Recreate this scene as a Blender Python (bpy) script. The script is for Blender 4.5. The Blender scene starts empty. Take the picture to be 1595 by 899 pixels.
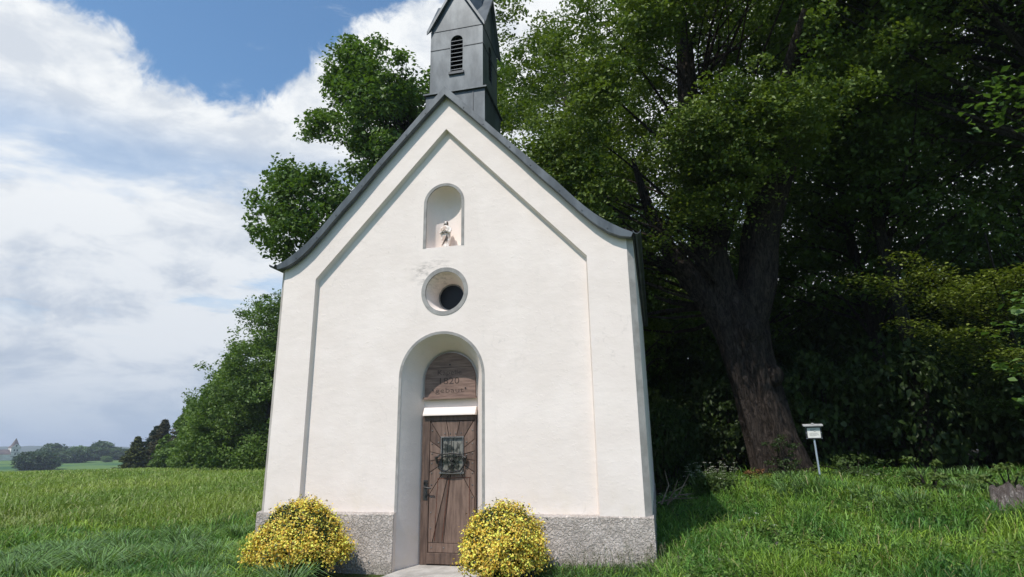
import bpy, bmesh, math, random
import numpy as np
from mathutils import Vector, Matrix, noise as mnoise
from mathutils.geometry import tessellate_polygon
random.seed(7); rng = np.random.default_rng(7)
S = bpy.context.scene
COL = S.collection
R = math.radians

# ---------------------------------------------------------------- camera
YAW, PITCH, ROLL = 0.2323, 0.2626, -0.0149
CAM = np.array([2.76639, -7.5, 1.5688])
fw = Vector((-math.sin(YAW)*math.cos(PITCH), math.cos(YAW)*math.cos(PITCH), math.sin(PITCH)))
rt = Vector((math.cos(YAW), math.sin(YAW), 0)); up = rt.cross(fw)
r2 = rt*math.cos(ROLL)+up*math.sin(ROLL); u2 = -rt*math.sin(ROLL)+up*math.cos(ROLL)
cd = bpy.data.cameras.new('camera'); cam = bpy.data.objects.new('camera', cd); COL.objects.link(cam)
m = Matrix((r2, u2, -fw)).transposed().to_4x4(); m.translation = Vector(CAM)
cam.matrix_world = m
cd.sensor_width = 36; cd.lens = 36*907.6/1595; cd.clip_start = .05; cd.clip_end = 12000
S.camera = cam

# ---------------------------------------------------------------- light
SUN_EL, SUN_AZ = R(55.5), R(22)        # azimuth to the left of straight behind the camera side of the facade
to_sun = Vector((-math.sin(SUN_AZ)*math.cos(SUN_EL), -math.cos(SUN_AZ)*math.cos(SUN_EL), math.sin(SUN_EL)))
sl = bpy.data.lights.new('sun', 'SUN'); sl.energy = 4.4; sl.angle = R(.53); sl.color = (1, .94, .88)
so = bpy.data.objects.new('sun', sl); COL.objects.link(so); so.rotation_mode = 'QUATERNION'
so.rotation_quaternion = to_sun.to_track_quat('Z', 'Y'); so.location = (-10, -20, 60)
S.view_settings.view_transform = 'Standard'; S.view_settings.look = 'None'
S.view_settings.gamma = 1; S.view_settings.exposure = 0; S.view_settings.use_curve_mapping = False

class NT:
    """small helper for node trees"""
    def __init__(s, tree): s.t = tree; s.n = tree.nodes; s.l = tree.links
    def node(s, typ, inp=None, **kw):
        n = s.n.new(typ)
        for k, v in kw.items(): setattr(n, k, v)
        for k, v in (inp or {}).items(): s.put(n.inputs[k], v)
        return n
    def put(s, sock, v):
        if isinstance(v, bpy.types.NodeSocket): s.l.new(v, sock)
        elif isinstance(v, bpy.types.Node): s.l.new(v.outputs[0], sock)
        else: sock.default_value = v
    def math(s, op, a, b=0., c=None, clamp=False):
        n = s.n.new('ShaderNodeMath'); n.operation = op; n.use_clamp = clamp
        s.put(n.inputs[0], a); s.put(n.inputs[1], b)
        if c is not None: s.put(n.inputs[2], c)
        return n.outputs[0]
    def noise(s, vec, scale, detail=4, rough=.55, dist=0.):
        n = s.node('ShaderNodeTexNoise', {'Scale': scale, 'Detail': detail, 'Roughness': rough, 'Distortion': dist})
        if vec is not None: s.put(n.inputs['Vector'], vec)
        return n.outputs['Fac']
    def remap(s, v, a, b, c=0., d=1.):
        n = s.node('ShaderNodeMapRange', {0: v, 1: a, 2: b, 3: c, 4: d}, interpolation_type='SMOOTHSTEP'); return n.outputs[0]
    def mix(s, f, a, b, mode='MIX'):
        n = s.n.new('ShaderNodeMix'); n.data_type = 'RGBA'; n.blend_type = mode
        s.put(n.inputs[0], f)
        for i, v in ((6, a), (7, b)):
            s.put(n.inputs[i], (*v, 1) if isinstance(v, tuple) and len(v) == 3 else v)
        return n.outputs[2]
    def dot(s, v, w):
        n = s.node('ShaderNodeVectorMath', {0: v, 1: w}, operation='DOT_PRODUCT'); return n.outputs['Value']
    def mapping(s, vec, scale=(1, 1, 1), rot=(0, 0, 0), loc=(0, 0, 0)):
        return s.node('ShaderNodeMapping', {'Vector': vec, 'Scale': scale, 'Rotation': rot, 'Location': loc}).outputs[0]

W = bpy.data.worlds.new('World'); S.world = W; W.use_nodes = True
w = NT(W.node_tree); w.n.clear()
STR = .085
sky = w.node('ShaderNodeTexSky', sky_type='NISHITA', sun_disc=False)
sky.sun_elevation = SUN_EL; sky.sun_rotation = math.atan2(to_sun.x, to_sun.y) % (2*math.pi)
sky.air_density = 1.1; sky.dust_density = .8; sky.ozone_density = 1.6
d = w.node('ShaderNodeTexCoord').outputs['Generated']
sep = w.node('ShaderNodeSeparateXYZ', {0: d})
zz = w.math('ADD', w.math('MAXIMUM', sep.outputs[2], 0.0), .13)
pl = w.node('ShaderNodeCombineXYZ', {0: w.math('DIVIDE', sep.outputs[0], zz), 1: w.math('DIVIDE', sep.outputs[1], zz), 2: 0.0}).outputs[0]
plr = w.mapping(pl, scale=(1, 1, 1), rot=(0, 0, -.67))
nbig = w.noise(d, 4.5, 7, .6, .3)
nmid = w.noise(w.mapping(plr, scale=(1.1, 1.6, 1), loc=(3.1, 1.7, 0)), .9, 8, .58, .2)
nfine = w.noise(w.mapping(plr, scale=(.9, 2.2, 1), loc=(7.7, 0, 0)), 3.2, 7, .62, .25)
# the blue gap between two banks of cloud: two great circles
def plane(a, b):
    n = Vector(a).cross(Vector(b)).normalized(); return n
n1 = plane((-.693, .466, .55), (-.577, .664, .475)); n2 = plane((-.568, .656, .496), (-.299, .702, .647))
blue_probe = Vector((-.5, .58, .64)).normalized()
if n1.dot(blue_probe) < 0: n1 = -n1
if n2.dot(blue_probe) < 0: n2 = -n2
a1 = w.dot(d, tuple(n1)); a2 = w.dot(d, tuple(n2))
gap = w.math('MINIMUM', a1, a2)
gap = w.math('ADD', gap, w.math('MULTIPLY', w.math('SUBTRACT', nbig, .5), .17))
gap = w.math('ADD', gap, w.math('MULTIPLY', w.math('SUBTRACT', w.noise(d, 22, 6, .65, .4), .5), .07))
gapm = w.remap(gap, -.016, .016)
# thin blue streaks lower down
thin = w.remap(nmid, .395, .50)
thin = w.math('MAXIMUM', thin, w.remap(sep.outputs[2], .26, .14))
thin = w.math('MAXIMUM', thin, w.remap(sep.outputs[2], .40, .47))
cover = w.math('MULTIPLY', w.math('SUBTRACT', 1., gapm), w.math('ADD', w.math('MULTIPLY', thin, .55), .45))
wisp = w.math('MULTIPLY', w.remap(w.noise(w.mapping(d, scale=(1, 1, 1.6)), 7, 7, .68, .8), .56, .8), .5)
cover = w.math('MAXIMUM', cover, wisp)
npuff = w.noise(w.mapping(d, scale=(1, 1, 1.9), loc=(2.9, 2.6, 1.1)), 3.4, 9, .60, .35)
npuff2 = w.noise(w.mapping(d, scale=(1, 1, 2.4), loc=(5.7, 1.2, .4)), 9.5, 8, .62, .5)
shade = w.math('ADD', w.math('MULTIPLY', npuff, .62), w.math('ADD', w.math('MULTIPLY', nmid, .10), w.math('MULTIPLY', npuff2, .28)))
shade = w.remap(shade, .405, .54)
up_b = w.remap(sep.outputs[2], .12, .50)
shade = w.math('ADD', w.math('MULTIPLY', shade, .60), w.math('MULTIPLY', up_b, .42), clamp=True)
ccol = w.mix(shade, (5.7, 6.6, 8.0), (11.2, 11.5, 11.7))
skyc = w.mix(1., sky.outputs[0], (1.55, 1.95, 2.1), 'MULTIPLY')
skyc = w.mix(w.remap(sep.outputs[2], .30, .02), skyc, (4.6, 6.1, 8.2))
hz = w.remap(sep.outputs[2], .16, -.01)
mixd = w.mix(cover, skyc, ccol)
mixd = w.mix(w.math('MULTIPLY', hz, .8), mixd, (4.9, 6.15, 7.9))
bg = w.node('ShaderNodeBackground', {'Color': mixd, 'Strength': STR})
w.node('ShaderNodeOutputWorld', {'Surface': bg})

# ---------------------------------------------------------------- helpers
def tag(o, label=None, cat=None, group=None, kind=None):
    if label: o['label'] = label
    if cat: o['category'] = cat
    if group: o['group'] = group
    if kind: o['kind'] = kind
    return o
def empty(name, loc=(0, 0, 0), rz=0):
    o = bpy.data.objects.new(name, None); COL.objects.link(o); o.location = loc; o.rotation_euler = (0, 0, rz)
    o.empty_display_size = .2
    return o
def link(name, me, mat=None, parent=None, loc=None):
    o = bpy.data.objects.new(name, me); COL.objects.link(o)
    if mat and not me.materials: me.materials.append(mat)
    if parent: o.parent = parent
    if loc: o.location = loc
    return o
def fast(name, V, F, col=None, smooth=False):
    """numpy mesh: V (n,3), F (m,k)"""
    V = np.asarray(V, np.float32); F = np.asarray(F, np.int32)
    me = bpy.data.meshes.new(name); k = F.shape[1]
    me.vertices.add(len(V)); me.vertices.foreach_set('co', V.ravel())
    me.loops.add(F.size); me.loops.foreach_set('vertex_index', F.ravel())
    me.polygons.add(len(F)); me.polygons.foreach_set('loop_start', np.arange(0, F.size, k, dtype=np.int32))
    try: me.polygons.foreach_set('loop_total', np.full(len(F), k, np.int32))
    except Exception: pass
    if smooth: me.polygons.foreach_set('use_smooth', np.ones(len(F), bool))
    if col is not None:
        a = me.attributes.new('Col', 'FLOAT_COLOR', 'POINT')
        c = np.ones((len(V), 4), np.float32); c[:, :3] = col; a.data.foreach_set('color', c.ravel())
    me.update(calc_edges=True)
    return me
class MB:
    """plain list mesh builder"""
    def __init__(s): s.v = []; s.f = []
    def add(s, vs, fs):
        b = len(s.v); s.v += [tuple(v) for v in vs]; s.f += [tuple(i+b for i in f) for f in fs]
    def box(s, x0, x1, y0, y1, z0, z1):
        s.add([(x, y, z) for x in (x0, x1) for y in (y0, y1) for z in (z0, z1)],
              [(0, 1, 3, 2), (4, 6, 7, 5), (0, 4, 5, 1), (2, 3, 7, 6), (0, 2, 6, 4), (1, 5, 7, 3)])
    def prism(s, poly, y0, y1):
        """poly in xz, extruded along y"""
        n = len(poly); vs = [(x, y0, z) for x, z in poly]+[(x, y1, z) for x, z in poly]
        tr = tessellate_polygon([[Vector((x, z, 0)) for x, z in poly]])
        fs = [tuple(t) for t in tr]+[tuple(i+n for i in reversed(t)) for t in tr]
        fs += [(i, (i+1) % n, n+(i+1) % n, n+i) for i in range(n)]
        s.add(vs, fs)
    def loft(s, loops, close=True, cap0=False, cap1=False):
        n = len(loops[0]); b = []
        for L in loops: b += list(L)
        fs = []
        for k in range(len(loops)-1):
            for i in range(n if close else n-1):
                j = (i+1) % n; fs.append((k*n+i, k*n+j, (k+1)*n+j, (k+1)*n+i))
        if cap0: fs.append(tuple(range(n)))
        if cap1: fs.append(tuple((len(loops)-1)*n+i for i in reversed(range(n))))
        s.add(b, fs)
    def tube(s, pts, rad, n=8, caps=True):
        pts = [Vector(p) for p in pts]
        if not hasattr(rad, '__len__'): rad = [rad]*len(pts)
        loops = []; ref = None
        for i, p in enumerate(pts):
            t = (pts[min(i+1, len(pts)-1)]-pts[max(i-1, 0)]).normalized()
            if ref is None: ref = t.orthogonal().normalized()
            ref = (ref-t*ref.dot(t)).normalized(); o = t.cross(ref)
            loops.append([p+(ref*math.cos(2*math.pi*k/n)+o*math.sin(2*math.pi*k/n))*rad[i] for k in range(n)])
        s.loft(loops, cap0=caps, cap1=caps)
    def planar(s, loops, y):
        """face in the plane y with holes; loops in xz"""
        tr = tessellate_polygon([[Vector((x, z, 0)) for x, z in L] for L in loops])
        s.add([(x, y, z) for L in loops for x, z in L], [tuple(t) for t in tr])
    def build(s, name, mat, parent=None, smooth=False, loc=None, recalc=True, bevel=0):
        me = bpy.data.meshes.new(name); me.from_pydata(s.v, [], s.f)
        if recalc:
            bm = bmesh.new(); bm.from_mesh(me); bmesh.ops.remove_doubles(bm, verts=bm.verts, dist=1e-5)
            bmesh.ops.recalc_face_normals(bm, faces=bm.faces); bm.to_mesh(me); bm.free()
        if smooth:
            me.polygons.foreach_set('use_smooth', [True]*len(me.polygons))
            me.update(); 
            try: me.set_sharp_from_angle(angle=R(40))
            except Exception: pass
        o = link(name, me, mat, parent, loc)
        if bevel:
            b = o.modifiers.new('b', 'BEVEL'); b.width = bevel; b.segments = 2; b.limit_method = 'ANGLE'; b.angle_limit = R(35)
        return o

def mat(name, base=None, rough=.8, metal=0, spec=None):
    m = bpy.data.materials.new(name); m.use_nodes = True; t = NT(m.node_tree)
    bsdf = t.n['Principled BSDF']; bsdf.inputs['Roughness'].default_value = rough; bsdf.inputs['Metallic'].default_value = metal
    if spec is not None: bsdf.inputs['Specular IOR Level'].default_value = spec
    if base: bsdf.inputs['Base Color'].default_value = (*base, 1)
    return m, t, bsdf
def obj_co(t): return t.node('ShaderNodeTexCoord').outputs['Object']
def bump(t, bsdf, h, strength=.3, dist=.01, prev=None):
    b = t.node('ShaderNodeBump', {'Height': h, 'Strength': strength, 'Distance': dist})
    if prev: t.put(b.inputs['Normal'], prev)
    t.put(bsdf.inputs['Normal'], b.outputs[0]); return b.outputs[0]
def noisy(name, c1, c2, rough=.8, metal=0, scale=5, bs=60, bstr=.3, bdist=.004, mscale=(1, 1, 1), spec=None, lo=.35, hi=.65):
    m, t, b = mat(name, None, rough, metal, spec); co = t.mapping(obj_co(t), scale=mscale)
    f = t.remap(t.noise(co, scale, 6, .6), lo, hi)
    t.put(b.inputs['Base Color'], t.mix(f, c1, c2)); bump(t, b, t.noise(co, bs, 5, .6), bstr, bdist)
    return m

def plaster():
    m, t, b = mat('plaster', None, .92, 0, .2); co = obj_co(t)
    sep = t.node('ShaderNodeSeparateXYZ', {0: co})
    base = t.mix(t.remap(t.noise(co, 1.3, 5, .6), .35, .7), (.765, .678, .615), (.82, .733, .672))
    base = t.mix(t.math('MULTIPLY', t.remap(t.noise(t.mapping(co, scale=(3, 3, .5)), 2.2, 6, .65), .56, .78), .25), base, (.60, .56, .51))
    # soot under the niche, left of the round window
    dx = t.math('DIVIDE', t.math('ADD', sep.outputs[0], .22), .42); dz = t.math('DIVIDE', t.math('SUBTRACT', sep.outputs[2], 4.0), .30)
    rr = t.math('SQRT', t.math('ADD', t.math('MULTIPLY', dx, dx), t.math('MULTIPLY', dz, dz)))
    sm = t.math('MULTIPLY', t.remap(rr, 1.1, .1), t.remap(t.noise(t.mapping(co, scale=(5, 5, 14)), 1.6, 8, .72), .43, .72))
    base = t.mix(t.math('MULTIPLY', sm, .85), base, (.22, .20, .18))
    # damp yellowish band just above the plinth
    db = t.math('MULTIPLY', t.remap(sep.outputs[2], 1.25, .72), t.remap(t.noise(co, 3, 6, .6), .42, .7))
    base = t.mix(t.math('MULTIPLY', db, .35), base, (.66, .56, .42))
    ns = t.math('MULTIPLY', t.remap(t.noise(t.mapping(co, scale=(9, 9, .35)), 1.4, 6, .7), .58, .80), t.remap(t.noise(co, .8, 3), .45, .6))
    base = t.mix(t.math('MULTIPLY', ns, .22), base, (.50, .46, .40))
    chip = t.math('MULTIPLY', t.remap(t.noise(co, 17, 3, .5), .70, .735), t.remap(t.noise(co, 1.1, 2), .48, .60))
    base = t.mix(t.math('MULTIPLY', chip, .45), base, (.55, .48, .41))
    # fine cracks
    v = t.node('ShaderNodeTexVoronoi', {'Vector': t.mapping(co, scale=(.55, .55, .9)), 'Scale': 1.6}, feature='DISTANCE_TO_EDGE')
    wv = t.node('ShaderNodeMixRGB' if False else 'ShaderNodeVectorMath', {0: co, 1: t.node('ShaderNodeTexNoise', {'Vector': co, 'Scale': 2.2, 'Detail': 6.}).outputs['Color']}, operation='ADD')
    t.put(v.inputs['Vector'], wv.outputs[0])
    cr = t.math('MULTIPLY', t.remap(v.outputs['Distance'], .010, .001), t.remap(t.noise(co, .9, 2), .53, .62))
    base = t.mix(t.math('MULTIPLY', cr, .28), base, (.45, .41, .37))
    t.put(b.inputs['Base Color'], base)
    n1 = bump(t, b, t.noise(t.mapping(co, scale=(1, 1, 1.6)), 4.5, 5, .55), .13, .04)
    n2 = bump(t, b, t.remap(t.noise(co, 15, 6, .65, .5), .54, .74), .16, .010, n1)
    bump(t, b, t.noise(co, 120, 3, .6), .12, .003, n2)
    return m
M = {}
M['plaster'] = plaster()
M['trim'] = noisy('grey_trim', (.25, .24, .225), (.34, .325, .305), .9, 0, 7, 90, .3, .003)
M['raw_plaster_shaded'] = noisy('raw_plaster_shaded', (.34, .31, .275), (.46, .425, .385), .92, 0, 4, 60, .4, .005)  # bare plaster tone, darkened to paint in the shade on the corner bevels
def roughcast():
    m, t, b = mat('roughcast', None, .95, 0, .15); co = obj_co(t)
    sep = t.node('ShaderNodeSeparateXYZ', {0: co})
    c = t.mix(t.remap(t.noise(co, 3, 6, .6), .35, .68), (.50, .44, .39), (.66, .585, .525))
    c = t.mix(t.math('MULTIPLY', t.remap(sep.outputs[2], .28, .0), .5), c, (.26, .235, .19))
    t.put(b.inputs['Base Color'], c)
    h = t.node('ShaderNodeTexNoise', {'Vector': co, 'Scale': 26., 'Detail': 7., 'Roughness': .62, 'Distortion': 1.0}).outputs['Fac']
    n = bump(t, b, t.remap(h, .38, .62), .9, .018); bump(t, b, t.noise(co, 110, 4, .7), .5, .004, n)
    return m
M['roughcast'] = roughcast()
M['sheet'] = noisy('grey_sheet_metal', (.046, .056, .062), (.100, .114, .122), .45, .25, 1.6, 5, .18, .012, mscale=(2.4, 2.4, .8), lo=.36, hi=.66)
M['sheet_dark'] = noisy('dark_sheet_metal', (.035, .04, .045), (.07, .075, .08), .5, .3, 4, 12, .15, .006)
M['wood'] = noisy('old_oak', (.066, .040, .029), (.130, .082, .060), .62, 0, 3.5, 18, .5, .004, mscale=(9, 9, 1.0))
M['wood_light'] = noisy('bleached_oak', (.108, .068, .050), (.195, .128, .096), .7, 0, 3.0, 18, .5, .004, mscale=(9, 9, 1.0))
M['board'] = noisy('board_wood', (.14, .085, .066), (.24, .155, .12), .65, 0, 3.0, 22, .5, .004, mscale=(1.2, 9, 9))
M['wood_dark'] = noisy('dark_oak', (.022, .014, .011), (.045, .028, .022), .7, 0, 5, 30, .3, .003)
M['carve'] = mat('carving', (.065, .042, .034), .85)[0]
M['iron'] = noisy('wrought_iron', (.028, .028, .030), (.085, .082, .08), .38, .7, 20, 70, .2, .002)
M['iron_grey'] = noisy('grey_iron', (.13, .125, .12), (.24, .23, .22), .45, .6, 20, 70, .2, .002)
M['concrete'] = noisy('concrete', (.30, .28, .25), (.44, .415, .38), .92, 0, 4, 60, .5, .006)
M['glass'] = mat('dark_glass', (.006, .006, .007), .35, 0, .25)[0]
M['black'] = mat('black_void', (.006, .006, .006), .9)[0]
M['stone'] = noisy('painted_stone', (.48, .36, .29), (.80, .74, .68), .75, 0, 9, 60, .3, .003, lo=.42, hi=.58)
M['stone_dark'] = noisy('weathered_brown', (.07, .05, .04), (.16, .12, .10), .8, 0, 12, 60, .3, .003)
M['galv'] = noisy('galvanised_steel', (.33, .40, .47), (.46, .52, .58), .4, .35, 6, 40, .1, .002)
M['sign_board'] = noisy('grey_sign_roof', (.30, .30, .29), (.45, .45, .43), .6, 0, 8, 40, .2, .002)
M['sign_back'] = mat('black_sign_frame', (.02, .02, .02), .5)[0]
M['paper'] = noisy('notice_paper', (.62, .62, .55), (.74, .74, .70), .6, 0, 9, 30, .1, .001)
M['ink'] = mat('ink', (.12, .12, .12), .8)[0]

def bark(name, c1, c2, sc=1., moss=0.):
    m, t, b = mat(name, None, .95, 0, .15); co = obj_co(t)
    mp = t.mapping(co, scale=(8*sc, 8*sc, 2.2*sc))
    n = t.noise(mp, 1.9, 9, .72, 1.2)
    c = t.mix(t.remap(n, .36, .64), c1, c2)
    if moss: c = t.mix(t.math('MULTIPLY', t.remap(t.noise(co, 1.2, 5), .45, .65), moss), c, (.05, .06, .025))
    t.put(b.inputs['Base Color'], c)
    nn = bump(t, b, t.remap(n, .35, .65), 1., .07); bump(t, b, t.noise(co, 40, 5, .7), .5, .01, nn)
    return m
M['bark'] = bark('lime_bark', (.028, .022, .018), (.105, .082, .068))
M['bark2'] = bark('forest_bark', (.03, .026, .022), (.09, .078, .065), 1.4, .5)
def leafmat(name, gloss=.35, trans=.35, tint=(1, 1, 1)):
    m = bpy.data.materials.new(name); m.use_nodes = True; t = NT(m.node_tree); t.n.clear()
    a = t.node('ShaderNodeAttribute', attribute_name='Col'); c = t.mix(1., a.outputs['Color'], (*tint, 1), 'MULTIPLY')
    p = t.node('ShaderNodeBsdfPrincipled', {'Base Color': c, 'Roughness': .5, 'Specular IOR Level': gloss})
    tc = t.mix(1., c, (1.25, 1.35, .5, 1), 'MULTIPLY')
    tr = t.node('ShaderNodeBsdfTranslucent', {'Color': tc})
    mx = t.node('ShaderNodeMixShader', {0: trans, 1: p.outputs[0], 2: tr.outputs[0]})
    t.node('ShaderNodeOutputMaterial', {'Surface': mx}); return m
M['leaf'] = leafmat('leaf', .3, .30)
M['grass'] = leafmat('grass_blade', .35, .28)
M['petal'] = leafmat('yellow_leaf', .4, .22)
M['needle'] = leafmat('needle', .1, .05)

# ---------------------------------------------------------------- terrain
def sst(x, a, b):
    t = np.clip((x-a)/(b-a), 0, 1); return t*t*(3-2*t)
def ground(x, y):
    x = np.asarray(x, float); y = np.asarray(y, float)
    r = np.hypot(x-CAM[0], y-CAM[1])
    h = .70*sst(y, -2.5, 6)*sst(x, .5, 5.2)
    prof = np.interp(r, [0, 30, 60, 150, 170, 270, 350, 470, 900, 4000], [0, 0, -.35, -2.25, -3.3, -7.2, -5.4, -3.4, -6, -6])
    left = sst(-x, 2, 14)+0*y
    h = h*(1-left) + left*prof + (1-left)*np.where(r > 60, prof, 0)
    h = h + .03*np.sin(x*1.7+.4*y)*np.sin(y*1.3)*sst(np.abs(x), 2.7, 4) + .05*np.sin(x*.35+1)*np.cos(y*.3)*sst(r, 10, 20)*sst(-r, -80, -50)
    return h
def gmesh():
    rad = np.concatenate([np.linspace(0, 14, 57)[1:], np.geomspace(14.3, 6000, 170)]); A = 288
    th = np.linspace(0, 2*np.pi, A, endpoint=False)
    X = CAM[0]+np.outer(rad, np.cos(th)); Y = CAM[1]+np.outer(rad, np.sin(th))
    Z = ground(X, Y)
    V = np.concatenate([[[CAM[0], CAM[1], float(ground(CAM[0], CAM[1]))]], np.stack([X, Y, Z], -1).reshape(-1, 3)])
    n = len(rad); i, j = np.meshgrid(np.arange(n-1), np.arange(A), indexing='ij'); j2 = (j+1) % A
    Q = np.stack([1+i*A+j, 1+(i+1)*A+j, 1+(i+1)*A+j2, 1+i*A+j2], -1).reshape(-1, 4)
    T = [[0, 1+k, 1+(k+1) % A, 1+(k+1) % A] for k in range(A)]
    me = bpy.data.meshes.new('ground'); fs = [tuple(q) for q in Q.tolist()]+[tuple(t[:3]) for t in T]
    me.from_pydata(V.tolist(), [], fs); me.polygons.foreach_set('use_smooth', [True]*len(fs)); return me
def groundmat():
    m, t, b = mat('ground', None, .95, 0, .1)
    g = t.node('ShaderNodeNewGeometry').outputs['Position']; sep = t.node('ShaderNodeSeparateXYZ', {0: g})
    c = t.mix(t.remap(t.noise(g, .8, 6, .6), .35, .65), (.045, .070, .018), (.085, .110, .030))
    c = t.mix(t.remap(t.noise(g, 9, 6, .7), .45, .7), c, (.055, .045, .025))
    # barley field on the left, beyond about 14 m
    x, y = sep.outputs[0], sep.outputs[1]
    dx = t.math('SUBTRACT', x, float(CAM[0])); dy = t.math('SUBTRACT', y, float(CAM[1]))
    r = t.math('SQRT', t.math('ADD', t.math('MULTIPLY', dx, dx), t.math('MULTIPLY', dy, dy)))
    fc = t.mix(t.remap(t.noise(t.mapping(g, scale=(.04, .10, 1), rot=(0, 0, .6)), 1.5, 5), .35, .65), (.115, .165, .038), (.165, .200, .055))
    c = t.mix(t.remap(r, 13, 22), c, fc)
    # the second field beyond the crest
    far = t.remap(r, 240, 300)
    f2 = t.mix(t.remap(t.noise(t.mapping(g, scale=(.006, .006, 1)), 1.5, 2), .45, .55), (.042, .105, .045), (.10, .17, .05))
    c = t.mix(far, c, f2)
    # forest floor behind the lime tree
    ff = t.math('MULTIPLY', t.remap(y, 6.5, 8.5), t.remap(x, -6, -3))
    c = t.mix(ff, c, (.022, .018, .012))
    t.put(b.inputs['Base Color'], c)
    bump(t, b, t.noise(g, 14, 6, .7), .8, .06)
    return m
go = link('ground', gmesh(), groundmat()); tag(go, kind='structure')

# far ridge
def ridge():
    n = 220; xs = np.linspace(-1, 1, n); A0 = math.atan2(.642, -.766)
    V = []; F = []
    for j, (rr, hh) in enumerate([(1750, -8), (1950, .55), (2150, 1.), (2500, .6), (2900, -8)]):
        for i in range(n):
            a = A0+xs[i]*.75; x = CAM[0]+rr*math.cos(a); y = CAM[1]+rr*math.sin(a)
            top = 15+5*math.sin(xs[i]*9+1)+3*mnoise.noise(Vector((xs[i]*14, 0, 3)))+1.6*mnoise.noise(Vector((xs[i]*90, j, 0)))
            V.append((x, y, -8 if hh < 0 else top*hh-2))
    for j in range(4):
        for i in range(n-1): F.append((j*n+i, j*n+i+1, (j+1)*n+i+1, (j+1)*n+i))
    me = bpy.data.meshes.new('hills'); me.from_pydata(V, [], F); me.polygons.foreach_set('use_smooth', [True]*len(F)); return me
M['hill'] = noisy('wooded_hill', (.028, .045, .022), (.05, .075, .03), .95, 0, .02, .2, 1, 3.)
tag(link('hills', ridge(), M['hill']), kind='structure')

# ---------------------------------------------------------------- the chapel
ch = empty('chapel', (0, 0, 0))
tag(ch, 'small white plastered chapel with grey metal roof and bell turret', 'chapel')
WX, BX, PX = 2.567, 2.65, 2.665
PT, YI, BACK = .7275, .08, 6.2
cxm = -.045
def arc(cx, cz, r, a0, a1, n, rz=None):
    rz = rz or r
    return [(cx+r*math.cos(a0+(a1-a0)*i/n), cz+rz*math.sin(a0+(a1-a0)*i/n)) for i in range(n+1)]
def arch(cx, half, z0, spring, n=24, rz=None):
    """closed loop starting bottom-left, up, over, down"""
    return [(cx-half, z0)]+[(cx-half, z0+(spring-z0)*k/6) for k in range(1, 6)]+arc(cx, spring, half, math.pi, 0, n, rz)+[(cx+half, z0+(spring-z0)*(6-k)/6) for k in range(1, 6)]+[(cx+half, z0)]
# gable edge, half profile from eave (x,z) to apex
edge = [(2.567, 4.19), (2.50, 4.205), (2.335, 4.293), (2.153, 4.44), (2.053, 4.545), (1.915, 4.69), (1.654, 4.985), (1.43, 5.222), (1.207, 5.475), (1.083, 5.62), (.75, 5.98), (.38, 6.375), (0, 6.77)]
outer = [(2.665, 4.250), (2.573, 4.290), (2.377, 4.412), (2.215, 4.530), (2.02, 4.715), (1.885, 4.865), (1.645, 5.145), (1.50, 5.295), (1.27, 5.545), (.80, 6.04), (.35, 6.53), (0, 6.905)]
def sym(P): return [(-x, z) for x, z in P]+[(x, z) for x, z in reversed(P[:-1])]     # left eave over apex to right eave
E2 = [(x, z+.03) for x, z in edge]
top_in = sym(E2)
wl = [(-WX, PT)]+[(-WX, 4.0)]+top_in+[(WX, 4.0), (WX, PT)]
w1, h1, h2 = 2.035, 4.02, 6.235
pan = [(-w1, PT), (-w1, h1), (0, h2), (w1, h1), (w1, PT)]
# the pilaster frame is a U shape open at the bottom
wb = MB()
frame = wl+list(reversed(pan))
wb.planar([frame], 0)
# rounded step down to the inner panel
def off(p, k): # shift the panel outline inwards by k
    x, z = p; return (x-k*(1 if x > 0 else -1 if x < 0 else 0), z-(k*1.2 if x == 0 or z > PT else 0))
wb.loft([[(x, 0, z) for x, z in pan], [(off(p, .012)[0], YI*.75, off(p, .012)[1]) for p in pan], [(off(p, .025)[0], YI, off(p, .025)[1]) for p in pan]], close=False)
pan2 = [off(p, .025) for p in pan]
door_out = arch(cxm, .585, PT, 2.50)
niche = arch(cxm, .275, 4.37, 5.06)
ocu = [(-.015+.30*math.cos(2*math.pi*i/40), 3.70+.30*math.sin(2*math.pi*i/40)) for i in range(40)]
panel_loop = [pan2[0]]+pan2[1:4]+[pan2[4]]+list(reversed(door_out))
wb.planar([panel_loop, niche, ocu], YI)
# chamfered corners, side walls, back wall
for s in (-1, 1):
    wb.add([(s*BX, .07, PT), (s*BX, .07, 4.22), (s*BX, BACK, 4.22), (s*BX, BACK, PT)], [(0, 1, 2, 3)])
wb.planar([[(-BX, 0), (-BX, 4.2)]+top_in+[(BX, 4.2), (BX, 0)]], BACK)
# oculus: splayed barrel
hole = [(-.015-.01+.205*math.cos(2*math.pi*i/40), 3.69+.205*math.sin(2*math.pi*i/40)) for i in range(40)]
wb.loft([[(x, YI, z) for x, z in ocu], [(x, .38, z) for x, z in hole], [(x, .46, z) for x, z in hole]])
wall = wb.build('wall', M['plaster'], ch, smooth=True, recalc=False)
for s in (-1, 1):        # unpainted bevelled corners, shade of the turned faces put into their colour
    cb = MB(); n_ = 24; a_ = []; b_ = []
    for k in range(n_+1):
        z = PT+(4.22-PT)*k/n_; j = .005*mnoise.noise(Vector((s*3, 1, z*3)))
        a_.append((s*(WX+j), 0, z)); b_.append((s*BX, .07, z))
    cb.loft([a_, b_], close=False); cb.build('corner_bevel', M['raw_plaster_shaded'], ch, recalc=False)
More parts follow.
